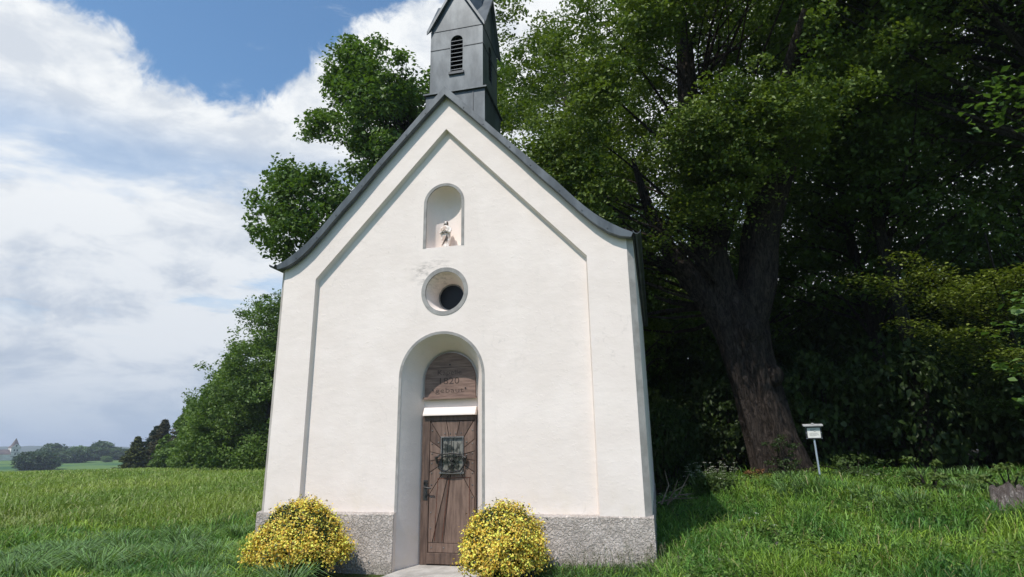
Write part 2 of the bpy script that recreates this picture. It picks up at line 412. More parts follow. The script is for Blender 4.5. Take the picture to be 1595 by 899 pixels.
# niche apse and door reveal
nb = MB(); loops = []
for k in range(9):
    a = k/8*math.pi/2*.97; s = math.cos(a); y = YI+.27*math.sin(a)
    s = max(s, .05)
    loops.append([(cxm+(x-cxm)*s, y, 5.06+(z-5.06)*s if z > 5.06 else z) for x, z in niche])
nb.loft(loops, close=False, cap1=True)
nb.add([(cxm-.275, YI, 4.37), (cxm+.275, YI, 4.37), (cxm+.275, YI+.30, 4.41), (cxm-.275, YI+.30, 4.41)], [(0, 1, 2, 3)])
nb.build('niche', M['plaster'], ch, smooth=True, recalc=False)
db = MB(); YD = .50
do = arch(cxm, .585, -.05, 2.50); di = arch(-.045, .40, -.05, 2.49)
dm = [((a[0]*.78+b[0]*.22), (a[1]*.78+b[1]*.22)) for a, b in zip(do, di)]
dn = [((a[0]*.35+b[0]*.65), (a[1]*.35+b[1]*.65)) for a, b in zip(do, di)]
db.loft([[(x, -.012, z) for x, z in do[:1]+do[1:]] if False else [(x, YI, z) for x, z in do], [(x, YI+.075, z) for x, z in dm], [(x, YI+.26, z) for x, z in dn], [(x, YD, z) for x, z in di]], close=False)
db.planar([di], YD)
db.build('door_reveal', M['plaster'], ch, smooth=True, recalc=False)
# lintel, sloping top face
lb = MB(); lx0, lx1 = -.425, .35
prof = [(.50, 1.985), (.385, 1.985), (.39, 2.01), (.44, 2.10), (.50, 2.105)]
lb.loft([[(lx0, y, z) for y, z in prof], [(lx1, y, z) for y, z in prof]], cap0=True, cap1=True)
lb.build('lintel', M['plaster'], ch, bevel=.006)
# trims: thin grey rims round the openings
def rim(name, loop_in, loop_out, close, y0=YI-.006, y1=YI+.03):
    b = MB(); b.loft([[(x, y1, z) for x, z in loop_out], [(x, y0, z) for x, z in loop_out], [(x, y0+.003, z) for x, z in loop_in], [(x, y1+.02, z) for x, z in loop_in]], close=close)
    return b.build(name, M['trim'], ch, smooth=True, recalc=False)
rim('arch_trim', arch(cxm, .583, PT, 2.50), arch(cxm, .620, PT, 2.50, rz=.622), False)
rim('niche_trim', arch(cxm, .273, 4.37, 5.06), arch(cxm, .315, 4.37, 5.06, rz=.312), False)
rim('window_trim', [(-.015+.292*math.cos(2*math.pi*i/48), 3.70+.292*math.sin(2*math.pi*i/48)) for i in range(48)],
    [(-.015+.350*math.cos(2*math.pi*i/48), 3.70+.352*math.sin(2*math.pi*i/48)) for i in range(48)], True)
ob = MB(); ob.loft([[(x, .44, z) for x, z in hole], [(x, .45, z) for x, z in hole]], cap0=True, cap1=True)
oc = ob.build('round_window', M['glass'], ch)
ob = MB(); ob.loft([[(-.025+r*math.cos(2*math.pi*i/32), y, 3.69+r*math.sin(2*math.pi*i/32)) for i in range(32)] for r, y in ((.20, .44), (.20, .415), (.188, .415), (.188, .44))])
ob.build('window_frame', M['trim'], oc)
# plinth with uneven top
pb = MB()
def plinth(x0, x1):
    n = max(4, int(abs(x1-x0)/.08)); lo = []; hi = []; hb = []
    for i in range(n+1):
        x = x0+(x1-x0)*i/n; j = .006*mnoise.noise(Vector((x*5, 0, 1))); zt = PT+.014*mnoise.noise(Vector((x*3, 2, 1)))
        lo.append((x, -.016+j, -.4)); hi.append((x, -.014+j, zt-.012)); hb.append((x, .0+j, zt))
    ys = [(x, .09, PT+.012) for x, _, _ in hb]
    pb.loft([lo, hi, hb, ys], close=False)
    return lo, hi
for s in (-1, 1):
    pb = MB(); plinth(*((-PX, -.632) if s < 0 else (.542, PX)))
    pb.add([(s*PX, -.015, -.4), (s*PX, -.015, PT-.012), (s*(PX-.01), 0, PT), (s*PX, BACK+.02, PT), (s*PX, BACK+.02, -.4)], [(0, 1, 2, 3, 4)])
    x = -.632 if s < 0 else .542; pb.add([(x, -.016, -.4), (x, -.016, PT-.01), (x, .10, PT+.01), (x, .10, -.4)], [(0, 1, 2, 3)])
    pb.add([(s*(BX-.02), .0, PT+.004), (s*PX, .0, PT-.006), (s*PX, BACK, PT-.006), (s*(BX-.02), BACK, PT+.004)], [(0, 1, 2, 3)])
    pb.build('plinth', M['roughcast'], ch, smooth=True, recalc=False)
# door reveal below the plinth line is plain: small jamb returns
for xa, xb in ((-.632, cxm-.585), (cxm+.585, .542)):
    jb = MB(); jb.box(xa, xb, .0, .10, -.2, PT+.013); jb.build('jamb', M['plaster'], ch)
# threshold
tb = MB(); tb.loft([[(-.60, .08, .035), (-.46, .52, .045), (.40, .52, .045), (.52, .08, .035), (.60, -.55, .02), (-.72, -.55, .02)], [(-.62, .08, -.2), (-.48, .52, -.2), (.42, .52, -.2), (.54, .08, -.2), (.62, -.57, -.2), (-.74, -.57, -.2)]], cap0=True)
tb.build('threshold', M['concrete'], ch, bevel=.008)

# roof
ro = sym(outer); ri = [(x, z-.045) for x, z in ro]
rb = MB(); rb.loft([[(x, y, z) for x, z in ro] for y in (-.06, BACK+.2)], close=False)
rb.loft([[(x, y, z) for x, z in ri] for y in (-.06, BACK+.2)], close=False)
for y in (BACK+.2,): rb.loft([[(x, y, z) for x, z in ro], [(x, y, z) for x, z in ri]], close=False)
for s in (0, -1): rb.loft([[(ro[s][0], y, ro[s][1]) for y in (-.06, BACK+.2)], [(ri[s][0], y, ri[s][1]) for y in (-.06, BACK+.2)]], close=False)
roof = rb.build('roof', M['sheet'], ch, smooth=True)
sb = MB()
for k in range(9):       # standing seams
    y = .55+k*.65; sb = MB(); sb.loft([[(x, y-.012, z) for x, z in ro], [(x, y-.012, z+.03) for x, z in ro], [(x, y+.012, z+.03) for x, z in ro], [(x, y+.012, z) for x, z in ro]], close=False)
    sb.build('roof_seam', M['sheet'], roof, recalc=False)
lo_e = sym([(x+(.07 if i == 0 else .02 if i == 1 else 0), z-.008) for i, (x, z) in enumerate(edge)])
def resample(P, n):
    P = [Vector(p) for p in P]; L = [0]
    for a, b in zip(P, P[1:]): L.append(L[-1]+(b-a).length)
    out = []
    for k in range(n):
        t = L[-1]*k/(n-1); i = max(j for j in range(len(L)) if L[j] <= t+1e-9); i = min(i, len(P)-2)
        out.append(tuple(P[i].lerp(P[i+1], (t-L[i])/(L[i+1]-L[i]))))
    return out
vb = MB()
for s in (-1, 1):
    oo = resample([(s*x, z+.012) for x, z in outer], 26); ii = resample([(s*(x+(.07 if i == 0 else .02 if i == 1 else 0)), z-.008) for i, (x, z) in enumerate(edge)], 26)
    vb.loft([[(x, -.03, z) for x, z in ii], [(x, -.085, z) for x, z in ii], [(x, -.10, z+.012) for x, z in ii], [(x, -.10, z-.006) for x, z in oo], [(x, -.085, z) for x, z in oo], [(x, .02, z+.004) for x, z in oo]], close=False)
vb.build('roof_edge', M['sheet'], roof, smooth=True)
for s in (-1, 1):
    b = MB()
    for s2 in range(7):
        k = 2+s2*3.4; i = int(k); p = resample([(s*x, z+.012) for x, z in outer], 26)[min(i, 25)]; q = resample([(s*x, z) for x, z in edge], 26)[min(i, 25)]
        c = (p[0]*.3+q[0]*.7, p[1]*.3+q[1]*.7)
        b = MB(); b.tube([(c[0], -.098, c[1]), (c[0], -.106, c[1])], .011, 8); b.build('roof_nail', M['sheet_dark'], roof)
for s in (-1, 1):
    b = MB(); gx, gz = s*2.715, 4.272
    loops = []
    for y in (-.13, BACK+.2):
        loops.append([(gx+.052*math.cos(a), y, gz+.052*math.sin(a)) for a in [math.pi+math.pi*k/10 for k in range(11)]]+[(gx+.045*math.cos(a), y, gz+.045*math.sin(a)) for a in [2*math.pi-math.pi*k/10 for k in range(11)]])
    b.loft(loops, cap0=True, cap1=True)
    b.build('gutter', M['sheet'], roof, smooth=True)
# ---- bell turret
tx = .012
tr_b = MB(); HB, HT = .50, .455
y0, y1 = .345, 1.345; yc = (y0+y1)/2
tr_b.loft([[(tx-HB, y0, 6.0), (tx+HB, y0, 6.0), (tx+HB, y1, 6.0), (tx-HB, y1, 6.0)], [(tx-HB, y0, 7.09), (tx+HB, y0, 7.09), (tx+HB, y1, 7.09), (tx-HB, y1, 7.09)]], cap1=True)
# splayed skirt where it meets the roof
turret = tr_b.build('bell_turret', M['sheet'], ch)
b = MB()
for (e0, za, e1, zb) in ((.535, 7.09, .535, 7.115), (.535, 7.115, .46, 7.16)):
    b.loft([[(tx-e0, yc-e0, za), (tx+e0, yc-e0, za), (tx+e0, yc+e0, za), (tx-e0, yc+e0, za)], [(tx-e1, yc-e1, zb), (tx+e1, yc-e1, zb), (tx+e1, yc+e1, zb), (tx-e1, yc+e1, zb)]], cap0=(za < 7.1))
b.build('cornice', M['sheet'], turret)
# body with a louvred opening in the front and the right side
b = MB(); zE, zA = 8.34, 9.15
lz0, lsp, lh = 7.52, 8.10, .105
lou = [(x, z) for x, z in arch(tx+.005, lh, lz0, lsp, 12)]
front = [(tx-HT, 7.14), (tx-HT, zE), (tx, zA), (tx+HT, zE), (tx+HT, 7.14)]
b.planar([front, lou], yc-HT); b.loft([[(x, yc-HT, z) for x, z in lou], [(x, yc-HT+.10, z) for x, z in lou]])
b.planar([front], yc+HT)
def rot90(p, s): # xz polygon in plane x = tx + s*HT
    return [(tx+s*HT, yc+(x-tx), z) for x, z in p]
lou2 = arch(tx, .10, lz0, lsp, 12)
for s in (-1, 1):
    tr = tessellate_polygon([[Vector((x, z, 0)) for x, z in L] for L in (front, lou2)])
    b.add(rot90(front, s)+rot90(lou2, s), [tuple(t) for t in tr])
    b.loft([[(tx+s*HT, yc+(x-tx), z) for x, z in lou2], [(tx+s*(HT-.09), yc+(x-tx), z) for x, z in lou2]])
b.build('turret_wall', M['sheet'], turret, recalc=False)
b = MB(); b.box(tx-HT+.1, tx+HT-.1, yc-HT+.105, yc+HT-.105, 7.2, 8.3); b.build('turret_core', M['black'], turret)
lv = MB(); lv2 = MB()
for k in range(8):
    z = lz0+.03+k*.078; hw = lh if z < lsp else math.sqrt(max(0, lh**2-(z-lsp)**2))
    if hw < .03: continue
    x0, x1 = tx+.005-hw, tx+.005+hw; ya = yc-HT
    lv.add([(x0, ya+.004, z), (x1, ya+.004, z), (x1, ya+.07, z+.05), (x0, ya+.07, z+.05), (x0, ya+.004, z+.010), (x1, ya+.004, z+.010), (x1, ya+.07, z+.06), (x0, ya+.07, z+.06)],
           [(0, 1, 2, 3), (4, 7, 6, 5), (0, 4, 5, 1), (3, 2, 6, 7), (0, 3, 7, 4), (1, 5, 6, 2)])
    for s in (1,):
        xx = tx+s*HT
        lv2.add([(xx-.004, yc-hw*.95, z), (xx-.004, yc+hw*.95, z), (xx-.07, yc+hw*.95, z+.05), (xx-.07, yc-hw*.95, z+.05), (xx-.004, yc-hw*.95, z+.01), (xx-.004, yc+hw*.95, z+.01)], [(0, 1, 2, 3), (0, 4, 5, 1)])
lv.build('louvre', M['sheet'], turret); lv2.build('louvre', M['sheet'], turret)
b = MB(); b.box(tx-.125, tx+.135, yc-HT-.03, yc-HT+.03, 7.455, 7.50); b.build('louvre_sill', M['sheet_dark'], turret)
def seam(*a):          # raised seams on the sheet cladding
    b = MB(); b.box(*a); b.build('seam', M['sheet_dark'], turret)
for z in (7.97, zE-.01):
    for (xa, xb) in ((tx-HT, tx-.115), (tx+.125, tx+HT)) if z < 8.1 else ((tx-HT, tx+HT),): seam(xa, xb, yc-HT-.007, yc-HT+.001, z, z+.012)
    seam(tx+HT-.001, tx+HT+.007, yc-HT, yc+HT, z, z+.012)
seam(tx+.30, tx+.312, y0-.008, y0+.002, 6.4, 7.09)
# gablet roofs: four crossing gables and a steep spire
b = MB(); ov = .06; th = .055
sl_ = (zA-zE)/HT
for axis in (0, 1):
    for s in (-1, 1):
        # one sloping sheet, running front to back (axis 0) or side to side (axis 1)
        e = HT+.045
        def P(lat, along, z):
            return (tx+lat, yc+along, z) if axis == 0 else (tx+along, yc+lat, z)
        L = HT+ov; za = zA+.03; ze = zE-.045*sl_+.03
        for o_ in (-1, 1):     # triangle from the middle of the turret out to the gable and its eave corner
            lo3 = [P(0, 0, za-.02), P(0, o_*L, za-.02), P(s*e, o_*L, ze-.02)]
            b.loft([lo3, [(x_, y_, z_+th+.02) for x_, y_, z_ in lo3]], cap0=True, cap1=True)
b.build('gablet_roof', M['sheet'], turret)
b = MB(); loops = []
for z, r in ((8.75, .40), (8.95, .39), (9.3, .345), (10.2, .255), (11.4, .12), (12.4, .02)):
    loops.append([(tx+r*math.cos(math.pi/8+k*math.pi/4), yc+r*math.sin(math.pi/8+k*math.pi/4), z) for k in range(8)])
b.loft(loops, cap1=True); sp = b.build('spire', M['sheet'], turret)
b = MB(); b.tube([(tx, yc, 12.35), (tx, yc, 13.3)], .018, 8); b.tube([(tx-.22, yc, 13.0), (tx+.22, yc, 13.0)], .018, 8)
b.build('cross', M['iron'], turret)

# ---- date board above the door
bo = arch(-.045, .378, 2.245, 2.49, 20, rz=.385)
b = MB(); b.prism(bo, .445, .475)
board = b.build('date_board', M['board'], ch)
b = MB(); b.box(-.44, .345, .42, .475, 2.215, 2.245); b.build('board_ledge', M['board'], board)
b = MB(); b.box(-.38, .29, .4435, .446, 2.660, 2.666); b.build('board_seam', M['carve'], board)
b = MB()
for x, z in ((-.30, 2.345), (.19, 2.36), (-.045, 2.70)): 
    b = MB(); b.tube([(x, .447, z), (x, .436, z)], .011, 8); b.build('nail', M['iron'], board)
for txt, z, size, w_ in (('Kapelle', 2.555, .105, .36), ('1820', 2.425, .135, .29), ('gebaut', 2.305, .10, .42)):
    fc = bpy.data.curves.new('t', 'FONT'); fc.body = txt; fc.size = size; fc.extrude = .001; fc.align_x = 'CENTER'; fc.resolution_u = 2; fc.offset = -.0012
    tmp = bpy.data.objects.new('t', fc); COL.objects.link(tmp); dg = bpy.context.evaluated_depsgraph_get()
    me = bpy.data.meshes.new_from_object(tmp.evaluated_get(dg)); bpy.data.objects.remove(tmp)
    xs = [v.co.x for v in me.vertices]; k = w_/(max(xs)-min(xs)); c0 = (max(xs)+min(xs))/2
    for v in me.vertices: v.co = Vector(((v.co.x-c0)*k-.05, .4435-v.co.z, v.co.y+z))
    me.materials.clear(); link('lettering', me, M['carve'], board)

# ---- door
door = MB(); DX0, DX1, DZ0, DZ1 = -.445, .345, .045, 1.985
door.box(DX0, DX1, YD-.035, YD-.004, DZ0, DZ1)
dob = door.build('door', M['wood_dark'], ch)
lx0, lx1 = -.325, .325    # leaf field
b = MB(); b.box(DX0+.004, lx0-.006, YD-.062, YD-.03, DZ0, DZ1-.004); b.box(lx1+.004, DX1-.002, YD-.062, YD-.03, DZ0, DZ1-.004)
b.box(lx0-.004, lx1+.002, YD-.062, YD-.03, DZ1-.07, DZ1-.004)
b.build('door_frame', M['wood'], dob, bevel=.003)
b = MB(); b.box(lx0, lx1, YD-.056, YD-.03, .20, .315); b.build('bottom_rail', M['wood_light'], dob, bevel=.003)
b = MB(); b.box(lx0-.02, lx1, YD-.075, YD-.03, .06, .195); b.build('kick_board', M['wood'], dob, bevel=.004)
wx0, wx1, wz0, wz1 = -.145, .155, 1.225, 1.68
wcx, wcz = .005, 1.42
ox0, ox1, oz0, oz1 = lx0, lx1, .322, DZ1-.078
def hit(cx, cz, a, x0, x1, z0, z1):
    dx, dz = math.cos(a), math.sin(a); t = 1e9
    if dx > 1e-9: t = min(t, (x1-cx)/dx)
    if dx < -1e-9: t = min(t, (x0-cx)/dx)
    if dz > 1e-9: t = min(t, (z1-cz)/dz)
    if dz < -1e-9: t = min(t, (z0-cz)/dz)
    return (cx+dx*t, cz+dz*t)
def corners(a0, a1, x0, x1, z0, z1):
    out = []
    for X in (x0, x1):
        for Z in (z0, z1):
            a = math.atan2(Z-wcz, X-wcx)
            for k in (0, 2*math.pi):
                if a0 < a+k < a1: out.append((a+k, (X, Z)))
    return [p for _, p in sorted(out)]
angs = [R(x) for x in (-8, 14, 37, 58, 78, 101, 124, 146, 167, 188, 211, 236, 256, 264, 301, 328)]
angs.append(angs[0]+2*math.pi)
pa, pb2 = MB(), MB()
for i, (a0, a1) in enumerate(zip(angs, angs[1:])):
    outp = [hit(wcx, wcz, a0, ox0, ox1, oz0, oz1)]+corners(a0, a1, ox0, ox1, oz0, oz1)+[hit(wcx, wcz, a1, ox0, ox1, oz0, oz1)]
    inp = [hit(wcx, wcz, a1, wx0, wx1, wz0, wz1)]+list(reversed(corners(a0, a1, wx0, wx1, wz0, wz1)))+[hit(wcx, wcz, a0, wx0, wx1, wz0, wz1)]
    poly = outp+inp; c = (sum(p[0] for p in poly)/len(poly), sum(p[1] for p in poly)/len(poly))
    def sh(p):
        v = Vector((c[0]-p[0], c[1]-p[1])); L = v.length; am = (a0+a1)/2
        return p
    # open a narrow joint along both radial sides
    g = .0045
    def inset(p, a, sgn): return (p[0]-math.sin(a)*g*sgn, p[1]+math.cos(a)*g*sgn)
    outp[0] = inset(outp[0], a0, 1); outp[-1] = inset(outp[-1], a1, -1); inp[0] = inset(inp[0], a1, -1); inp[-1] = inset(inp[-1], a0, 1)
    (pa if i % 3 else pb2).prism(outp+inp, YD-.052-.003*(i % 2), YD-.03)
pa.build('door_plank', M['wood_light'], dob, bevel=.0015); pb2.build('door_plank', M['wood'], dob, bevel=.0015)
b = MB()    # the cracked rust-lined inset of the lower field
for p, q in (((-.20, 1.14), (.27, 1.155)), ((-.235, .345), (-.20, 1.14)), ((.25, .56), (.255, 1.14)), ((-.13, .34), (-.04, 1.13))):
    v = Vector((q[0]-p[0], q[1]-p[1])).normalized(); n = Vector((-v.y, v.x))*.004
    b.add([(p[0]-n.x, YD-.0575, p[1]-n.y), (p[0]+n.x, YD-.0575, p[1]+n.y), (q[0]+n.x, YD-.0575, q[1]+n.y), (q[0]-n.x, YD-.0575, q[1]-n.y),
           (p[0]-n.x, YD-.052, p[1]-n.y), (p[0]+n.x, YD-.052, p[1]+n.y), (q[0]+n.x, YD-.052, q[1]+n.y), (q[0]-n.x, YD-.052, q[1]-n.y)],
          [(0, 1, 2, 3), (0, 4, 5, 1), (2, 6, 7, 3), (0, 3, 7, 4), (1, 5, 6, 2)])
b.build('rust_strip', noisy('rusty_iron', (.07, .022, .012), (.15, .05, .025), .8, .2, 30, 60, .3, .002), dob)
b = MB()
st = [(x, z) for z in (1.78, 1.60, 1.47, 1.34, 1.21, 1.06, .90, .70, .50) for x in (-.295, .295)]+[(x, z) for z in (1.62, 1.45, 1.28) for x in (-.20, .21)]+[(x, 1.19) for x in (-.13, -.065, 0, .065, .13)]+[(x, 1.74) for x in (-.11, -.03, .05, .13)]+[(x, .26) for x in (-.28, -.1, .1, .28)]
for x, z in st:
    loops = [[(x+.011*math.cos(t)*math.cos(p), YD-.054-.009*math.sin(p), z+.011*math.sin(t)*math.cos(p)) for t in [k*math.pi/4 for k in range(8)]] for p in (0, .6, 1.2)]
    b = MB(); b.loft(loops, cap1=True); b.build('stud', M['iron_grey'], dob, smooth=True, recalc=False)
b = MB(); fwid = .016
b.box(wx0-fwid, wx0, YD-.075, YD-.03, wz0-fwid, wz1+fwid); b.box(wx1, wx1+fwid, YD-.075, YD-.03, wz0-fwid, wz1+fwid)
b.box(wx0, wx1, YD-.075, YD-.03, wz1, wz1+fwid); b.box(wx0-.03, wx1+.03, YD-.09, YD-.03, wz0-.025, wz0)
win = b.build('window_frame', M['iron_grey'], dob, bevel=.002)
def paneMat():
    m, t, bb = mat('door_pane', None, .12, 0, .8); co = obj_co(t)
    c = t.mix(t.remap(t.noise(co, 9, 4), .42, .6), (.02, .022, .02), (.20, .19, .165)); t.put(bb.inputs['Base Color'], c); return m
b = MB(); b.box(wx0, wx1, YD-.045, YD-.040, wz0, wz1); b.build('window_pane', paneMat(), dob)
b = MB(); yg = YD-.085
b.tube([(.0, yg, wz0), (.0, yg, wz1)], .006, 6); b.tube([(.075, yg, wz0+.05), (.09, yg, wz1-.06)], .004, 6); b.tube([(-.075, yg, wz0+.05), (-.09, yg, wz1-.06)], .004, 6)
def ring(cx, cz, rx, rz, a0, a1, r=.008, yy=None):
    b.tube([(cx+rx*math.cos(a0+(a1-a0)*k/18), (yg if yy is None else yy)-.012*math.sin(math.pi*k/18), cz+rz*math.sin(a0+(a1-a0)*k/18)) for k in range(19)], r, 6)
ring(-.085, 1.335, .082, .095, R(15), R(330)); ring(.095, 1.335, .085, .098, R(-150), R(165))
b.tube([(-.21, yg-.02, 1.40), (-.15, yg-.03, 1.455), (0, yg-.035, 1.475), (.15, yg-.03, 1.455), (.21, yg-.02, 1.40)], .009, 6)
b.tube([(-.17, yg-.02, 1.30), (-.13, yg-.03, 1.235), (0, yg-.03, 1.222), (.13, yg-.03, 1.235), (.17, yg-.02, 1.30)], .008, 6)
for s in (-1, 1):
    b.tube([(s*.20, yg-.01, 1.335), (s*.215, yg-.02, 1.42), (s*.165, yg-.03, 1.44)], [.012, .022, .008], 8)
    b.tube([(s*.02, yg-.02, 1.27), (s*.03, yg-.03, 1.32), (s*.0, yg-.035, 1.37)], .006, 6)
b.build('window_grille', M['iron'], dob, smooth=True)
b = MB(); b.box(-.405, -.345, YD-.068, YD-.06, .86, 1.12); b.tube([(-.375, YD-.065, 1.03), (-.375, YD-.125, 1.03), (-.33, YD-.13, 1.025), (-.27, YD-.125, 1.015)], .010, 8)
b.tube([(-.375, YD-.065, .92), (-.375, YD-.085, .92)], .016, 10); b.tube([(-.40, YD-.07, 1.08), (-.375, YD-.10, 1.10), (-.35, YD-.07, 1.08)], .008, 6)
b.build('handle', M['iron'], dob, smooth=True, bevel=.001)

# ---------------------------------------------------------------- statue in the niche
def statue():
    root = empty('statue', (-.052, .20, 4.385)); H = .435
    tag(root, 'small weathered robed figure standing in the arched wall niche', 'statue')
    b = MB(); loops = []
    prof = [(0, .060, .052), (.02, .066, .056), (.10, .064, .050), (.20, .062, .046), (.235, .060, .045), (.275, .068, .050), (.315, .074, .048), (.335, .066, .042), (.350, .036, .030), (.362, .021, .021), (.368, .020, .020)]
    for z, rx, ry in prof:
        L = []
        for k in range(36):
            a = 2*math.pi*k/36; fold = 1+(.075*math.sin(a*9+z*14)+.04*math.sin(a*5-z*25))*min(1, max(0, (.30-z)/.12))
            L.append((rx*math.cos(a)*fold+.006*math.sin(z*9), ry*math.sin(a)*fold, z))
        loops.append(L)
    b.loft(loops, cap0=True, cap1=True)
    # head
    hl = []
    for k in range(9):
        p = -math.pi/2+math.pi*k/8; r = math.cos(p)
        hl.append([(.026*r*math.cos(a)*(1), .030*r*math.sin(a)-(.006 if abs(a-1.5*math.pi) < .2 and k == 4 else 0), .392+.036*math.sin(p)) for a in [2*math.pi*j/16 for j in range(16)]])
    b.loft(hl)
    # arms with hands meeting on the chest
    for s in (-1, 1):
        b.tube([(s*.060, 0, .325), (s*.078, -.012, .270), (s*.070, -.030, .232), (s*.040, -.056, .248), (s*.012, -.064, .268)], [.020, .021, .019, .014, .009], 10)
        for q in range(4): b.tube([(s*.014, -.064, .266+q*.004), (s*(-.001), -.070, .272+q*.0045), (s*(-.010), -.068, .276+q*.005)], [.004, .0035, .0025], 6)
        b.tube([(s*.016, -.062, .270), (s*.006, -.066, .288)], [.004, .003], 6)
    b.add([(0, 0, 0)], [])
    body = b.build('figure', M['stone'], root, smooth=True, recalc=False)
    rm = body.modifiers.new('r', 'REMESH'); rm.mode = 'VOXEL'; rm.voxel_size = .0028; rm.use_smooth_shade = True
    b = MB(); hl = []
    for k in range(7):       # hair falling to the shoulders, open at the face
        z = .335+.095*k/6; r = [.040, .038, .034, .034, .034, .029, .012][k]
        hl.append([(r*math.cos(a), .004+(r+.002)*math.sin(a), z) for a in [R(-48)+R(276)*j/16 for j in range(17)]])
    b.loft(hl, close=False); hair = b.build('hair', M['stone_dark'], root, smooth=True)
    so_ = hair.modifiers.new('s', 'SOLIDIFY'); so_.thickness = .006
    b = MB()
    for s in (-1, 1):       # face relief: brow, beard
        b.tube([(s*.008, -.0285, .398), (s*.016, -.026, .398)], .0025, 6)
    b.tube([(-.012, -.026, .372), (0, -.031, .366), (.012, -.026, .372)], [.005, .007, .005], 6)
    b.build('face', M['stone_dark'], root)
    b = MB(); cl = []          # cloak hanging over the arms and down the left side
    for z, k in ((.335, .062), (.30, .074), (.25, .078), (.20, .074), (.12, .066), (.06, .060)):
        cl.append([(k*math.cos(a), .006+.052*math.sin(a)*(1+.08*math.sin(a*7+z*20)), z) for a in [R(-35)+R(250)*j/20 for j in range(21)]])
    b.loft(cl, close=False); c = b.build('cloak', M['stone_dark'] if False else M['stone'], root, smooth=True)
    so_ = c.modifiers.new('s', 'SOLIDIFY'); so_.thickness = .007
    for zz_, ww in ((.255, .058), (.15, .05), (.09, .045)):
        pass
    b = MB(); b.tube([(-.055, -.045, .235), (0, -.060, .222), (.055, -.045, .240)], .006, 6); b.tube([(.035, -.048, .20), (.02, -.056, .14), (-.035, -.055, .03)], [.005, .007, .005], 6)
    b.tube([(.045, -.042, .16), (.028, -.055, .12), (.0, -.058, .10)], [.005, .007, .004], 6)
    b.build('robe_fold', M['stone_dark'], root)
    b = MB(); b.box(-.085, .085, -.07, .08, -.014, .004); b.build('base', M['plaster'], root)
    return root
statue()

# ---------------------------------------------------------------- vegetation helpers
def unit(v): return v/np.maximum(np.linalg.norm(v, axis=-1, keepdims=True), 1e-9)
def leaves(P, N, size, col, aspect=.62, fold=.12):
    """diamond leaves: P centres, N normals, size (n,), col (n,3) -> V,F,C"""
    n = len(P); t = unit(np.cross(N, unit(rng.normal(size=(n, 3))))); u = np.cross(N, t); s = size[:, None]
    a = P-t*s*.5; c = P+t*s*.5; b = P+u*s*.5*aspect-t*s*.05+N*s*fold; d_ = P-u*s*.5*aspect-t*s*.05+N*s*fold
    V = np.stack([a, b, c, d_], 1).reshape(-1, 3); i = np.arange(n)*4
    F = np.concatenate([np.stack([i, i+1, i+2], 1), np.stack([i, i+2, i+3], 1)])
    C = np.repeat(col, 4, axis=0); return V, F, C
def merge(parts):
    V, F, C, o = [], [], [], 0
    for v, f, c in parts: V.append(v); F.append(f+o); C.append(c); o += len(v)
    return np.concatenate(V), np.concatenate(F), np.concatenate(C)
def clump_crown(lobes, nclump, per, crad, lsize, c1, c2, flat=.5, shell=.45, upb=.9, droop=0., gap=.0, seed=0, zmin=None):
    """lobes: (cx,cy,cz,rx,ry,rz,weight). returns mesh arrays and clump centres"""
    g = np.random.default_rng(seed)
    L = np.array(lobes, float); wts = L[:, 6]/L[:, 6].sum(); k = g.choice(len(L), nclump, p=wts)
    dirs = unit(g.normal(size=(nclump, 3))); rr = g.uniform(shell**3, 1, nclump)**(1/3)
    cc = L[k, :3]+dirs*rr[:, None]*L[k, 3:6]
    if gap > 0:
        keep = np.array([mnoise.noise(Vector(c)*.35+Vector((seed, 0, 0))) > gap-.5 for c in cc]); cc = cc[keep]
    if zmin is not None: cc = cc[cc[:, 2] > zmin]
    nc = len(cc); cr = crad*g.uniform(.6, 1.35, nc)
    ci = np.repeat(np.arange(nc), per); n = len(ci)
    dd = unit(g.normal(size=(n, 3)))*(g.uniform(0, 1, n)**.45)[:, None]
    outw = unit(cc-L[:, :3].mean(0)); 
    P = cc[ci]+dd*cr[ci][:, None]*np.array([1, 1, flat])
    hr = np.hypot(dd[:, 0], dd[:, 1]); P[:, 2] -= droop*hr**2*cr[ci]
    N = unit(g.normal(size=(n, 3))*.75+np.array([0, 0, upb])+outw[ci]*.35)
    tone = g.uniform(0, 1, nc)[ci]*.6+g.uniform(0, 1, n)*.4
    col = np.array(c1)*(1-tone[:, None])+np.array(c2)*tone[:, None]
    return leaves(P, N, lsize*g.uniform(.6, 1.25, n), col), cc
def limbs(mb, base, cc, g, nb, r0, z_lo, trunk_top, wob=.4):
    """branches from the trunk to chosen clump centres"""
    base = Vector(base); top = Vector(trunk_top)
    idx = g.choice(len(cc), min(nb, len(cc)), replace=False)
    for i in idx:
        e = Vector(cc[i]); t = min(.95, max(.0, (e.z-z_lo-(e.xy-base.xy).length*.6)/max(.1, top.z-z_lo)))
        zst = z_lo+(top.z-z_lo)*t; s0 = base.lerp(top, (zst-base.z)/max(.1, top.z-base.z))
        mid = s0.lerp(e, .5)+Vector((g.normal(), g.normal(), g.normal()+.6))*wob
        r = r0*g.uniform(.5, 1)*(1-.5*t); pts = []
        for q in range(7):
            u_ = q/6; p = s0*(1-u_)**2+mid*2*u_*(1-u_)+e*u_**2; pts.append(p)
        mb.tube(pts, [r*(1-.88*q/6) for q in range(7)], 6)
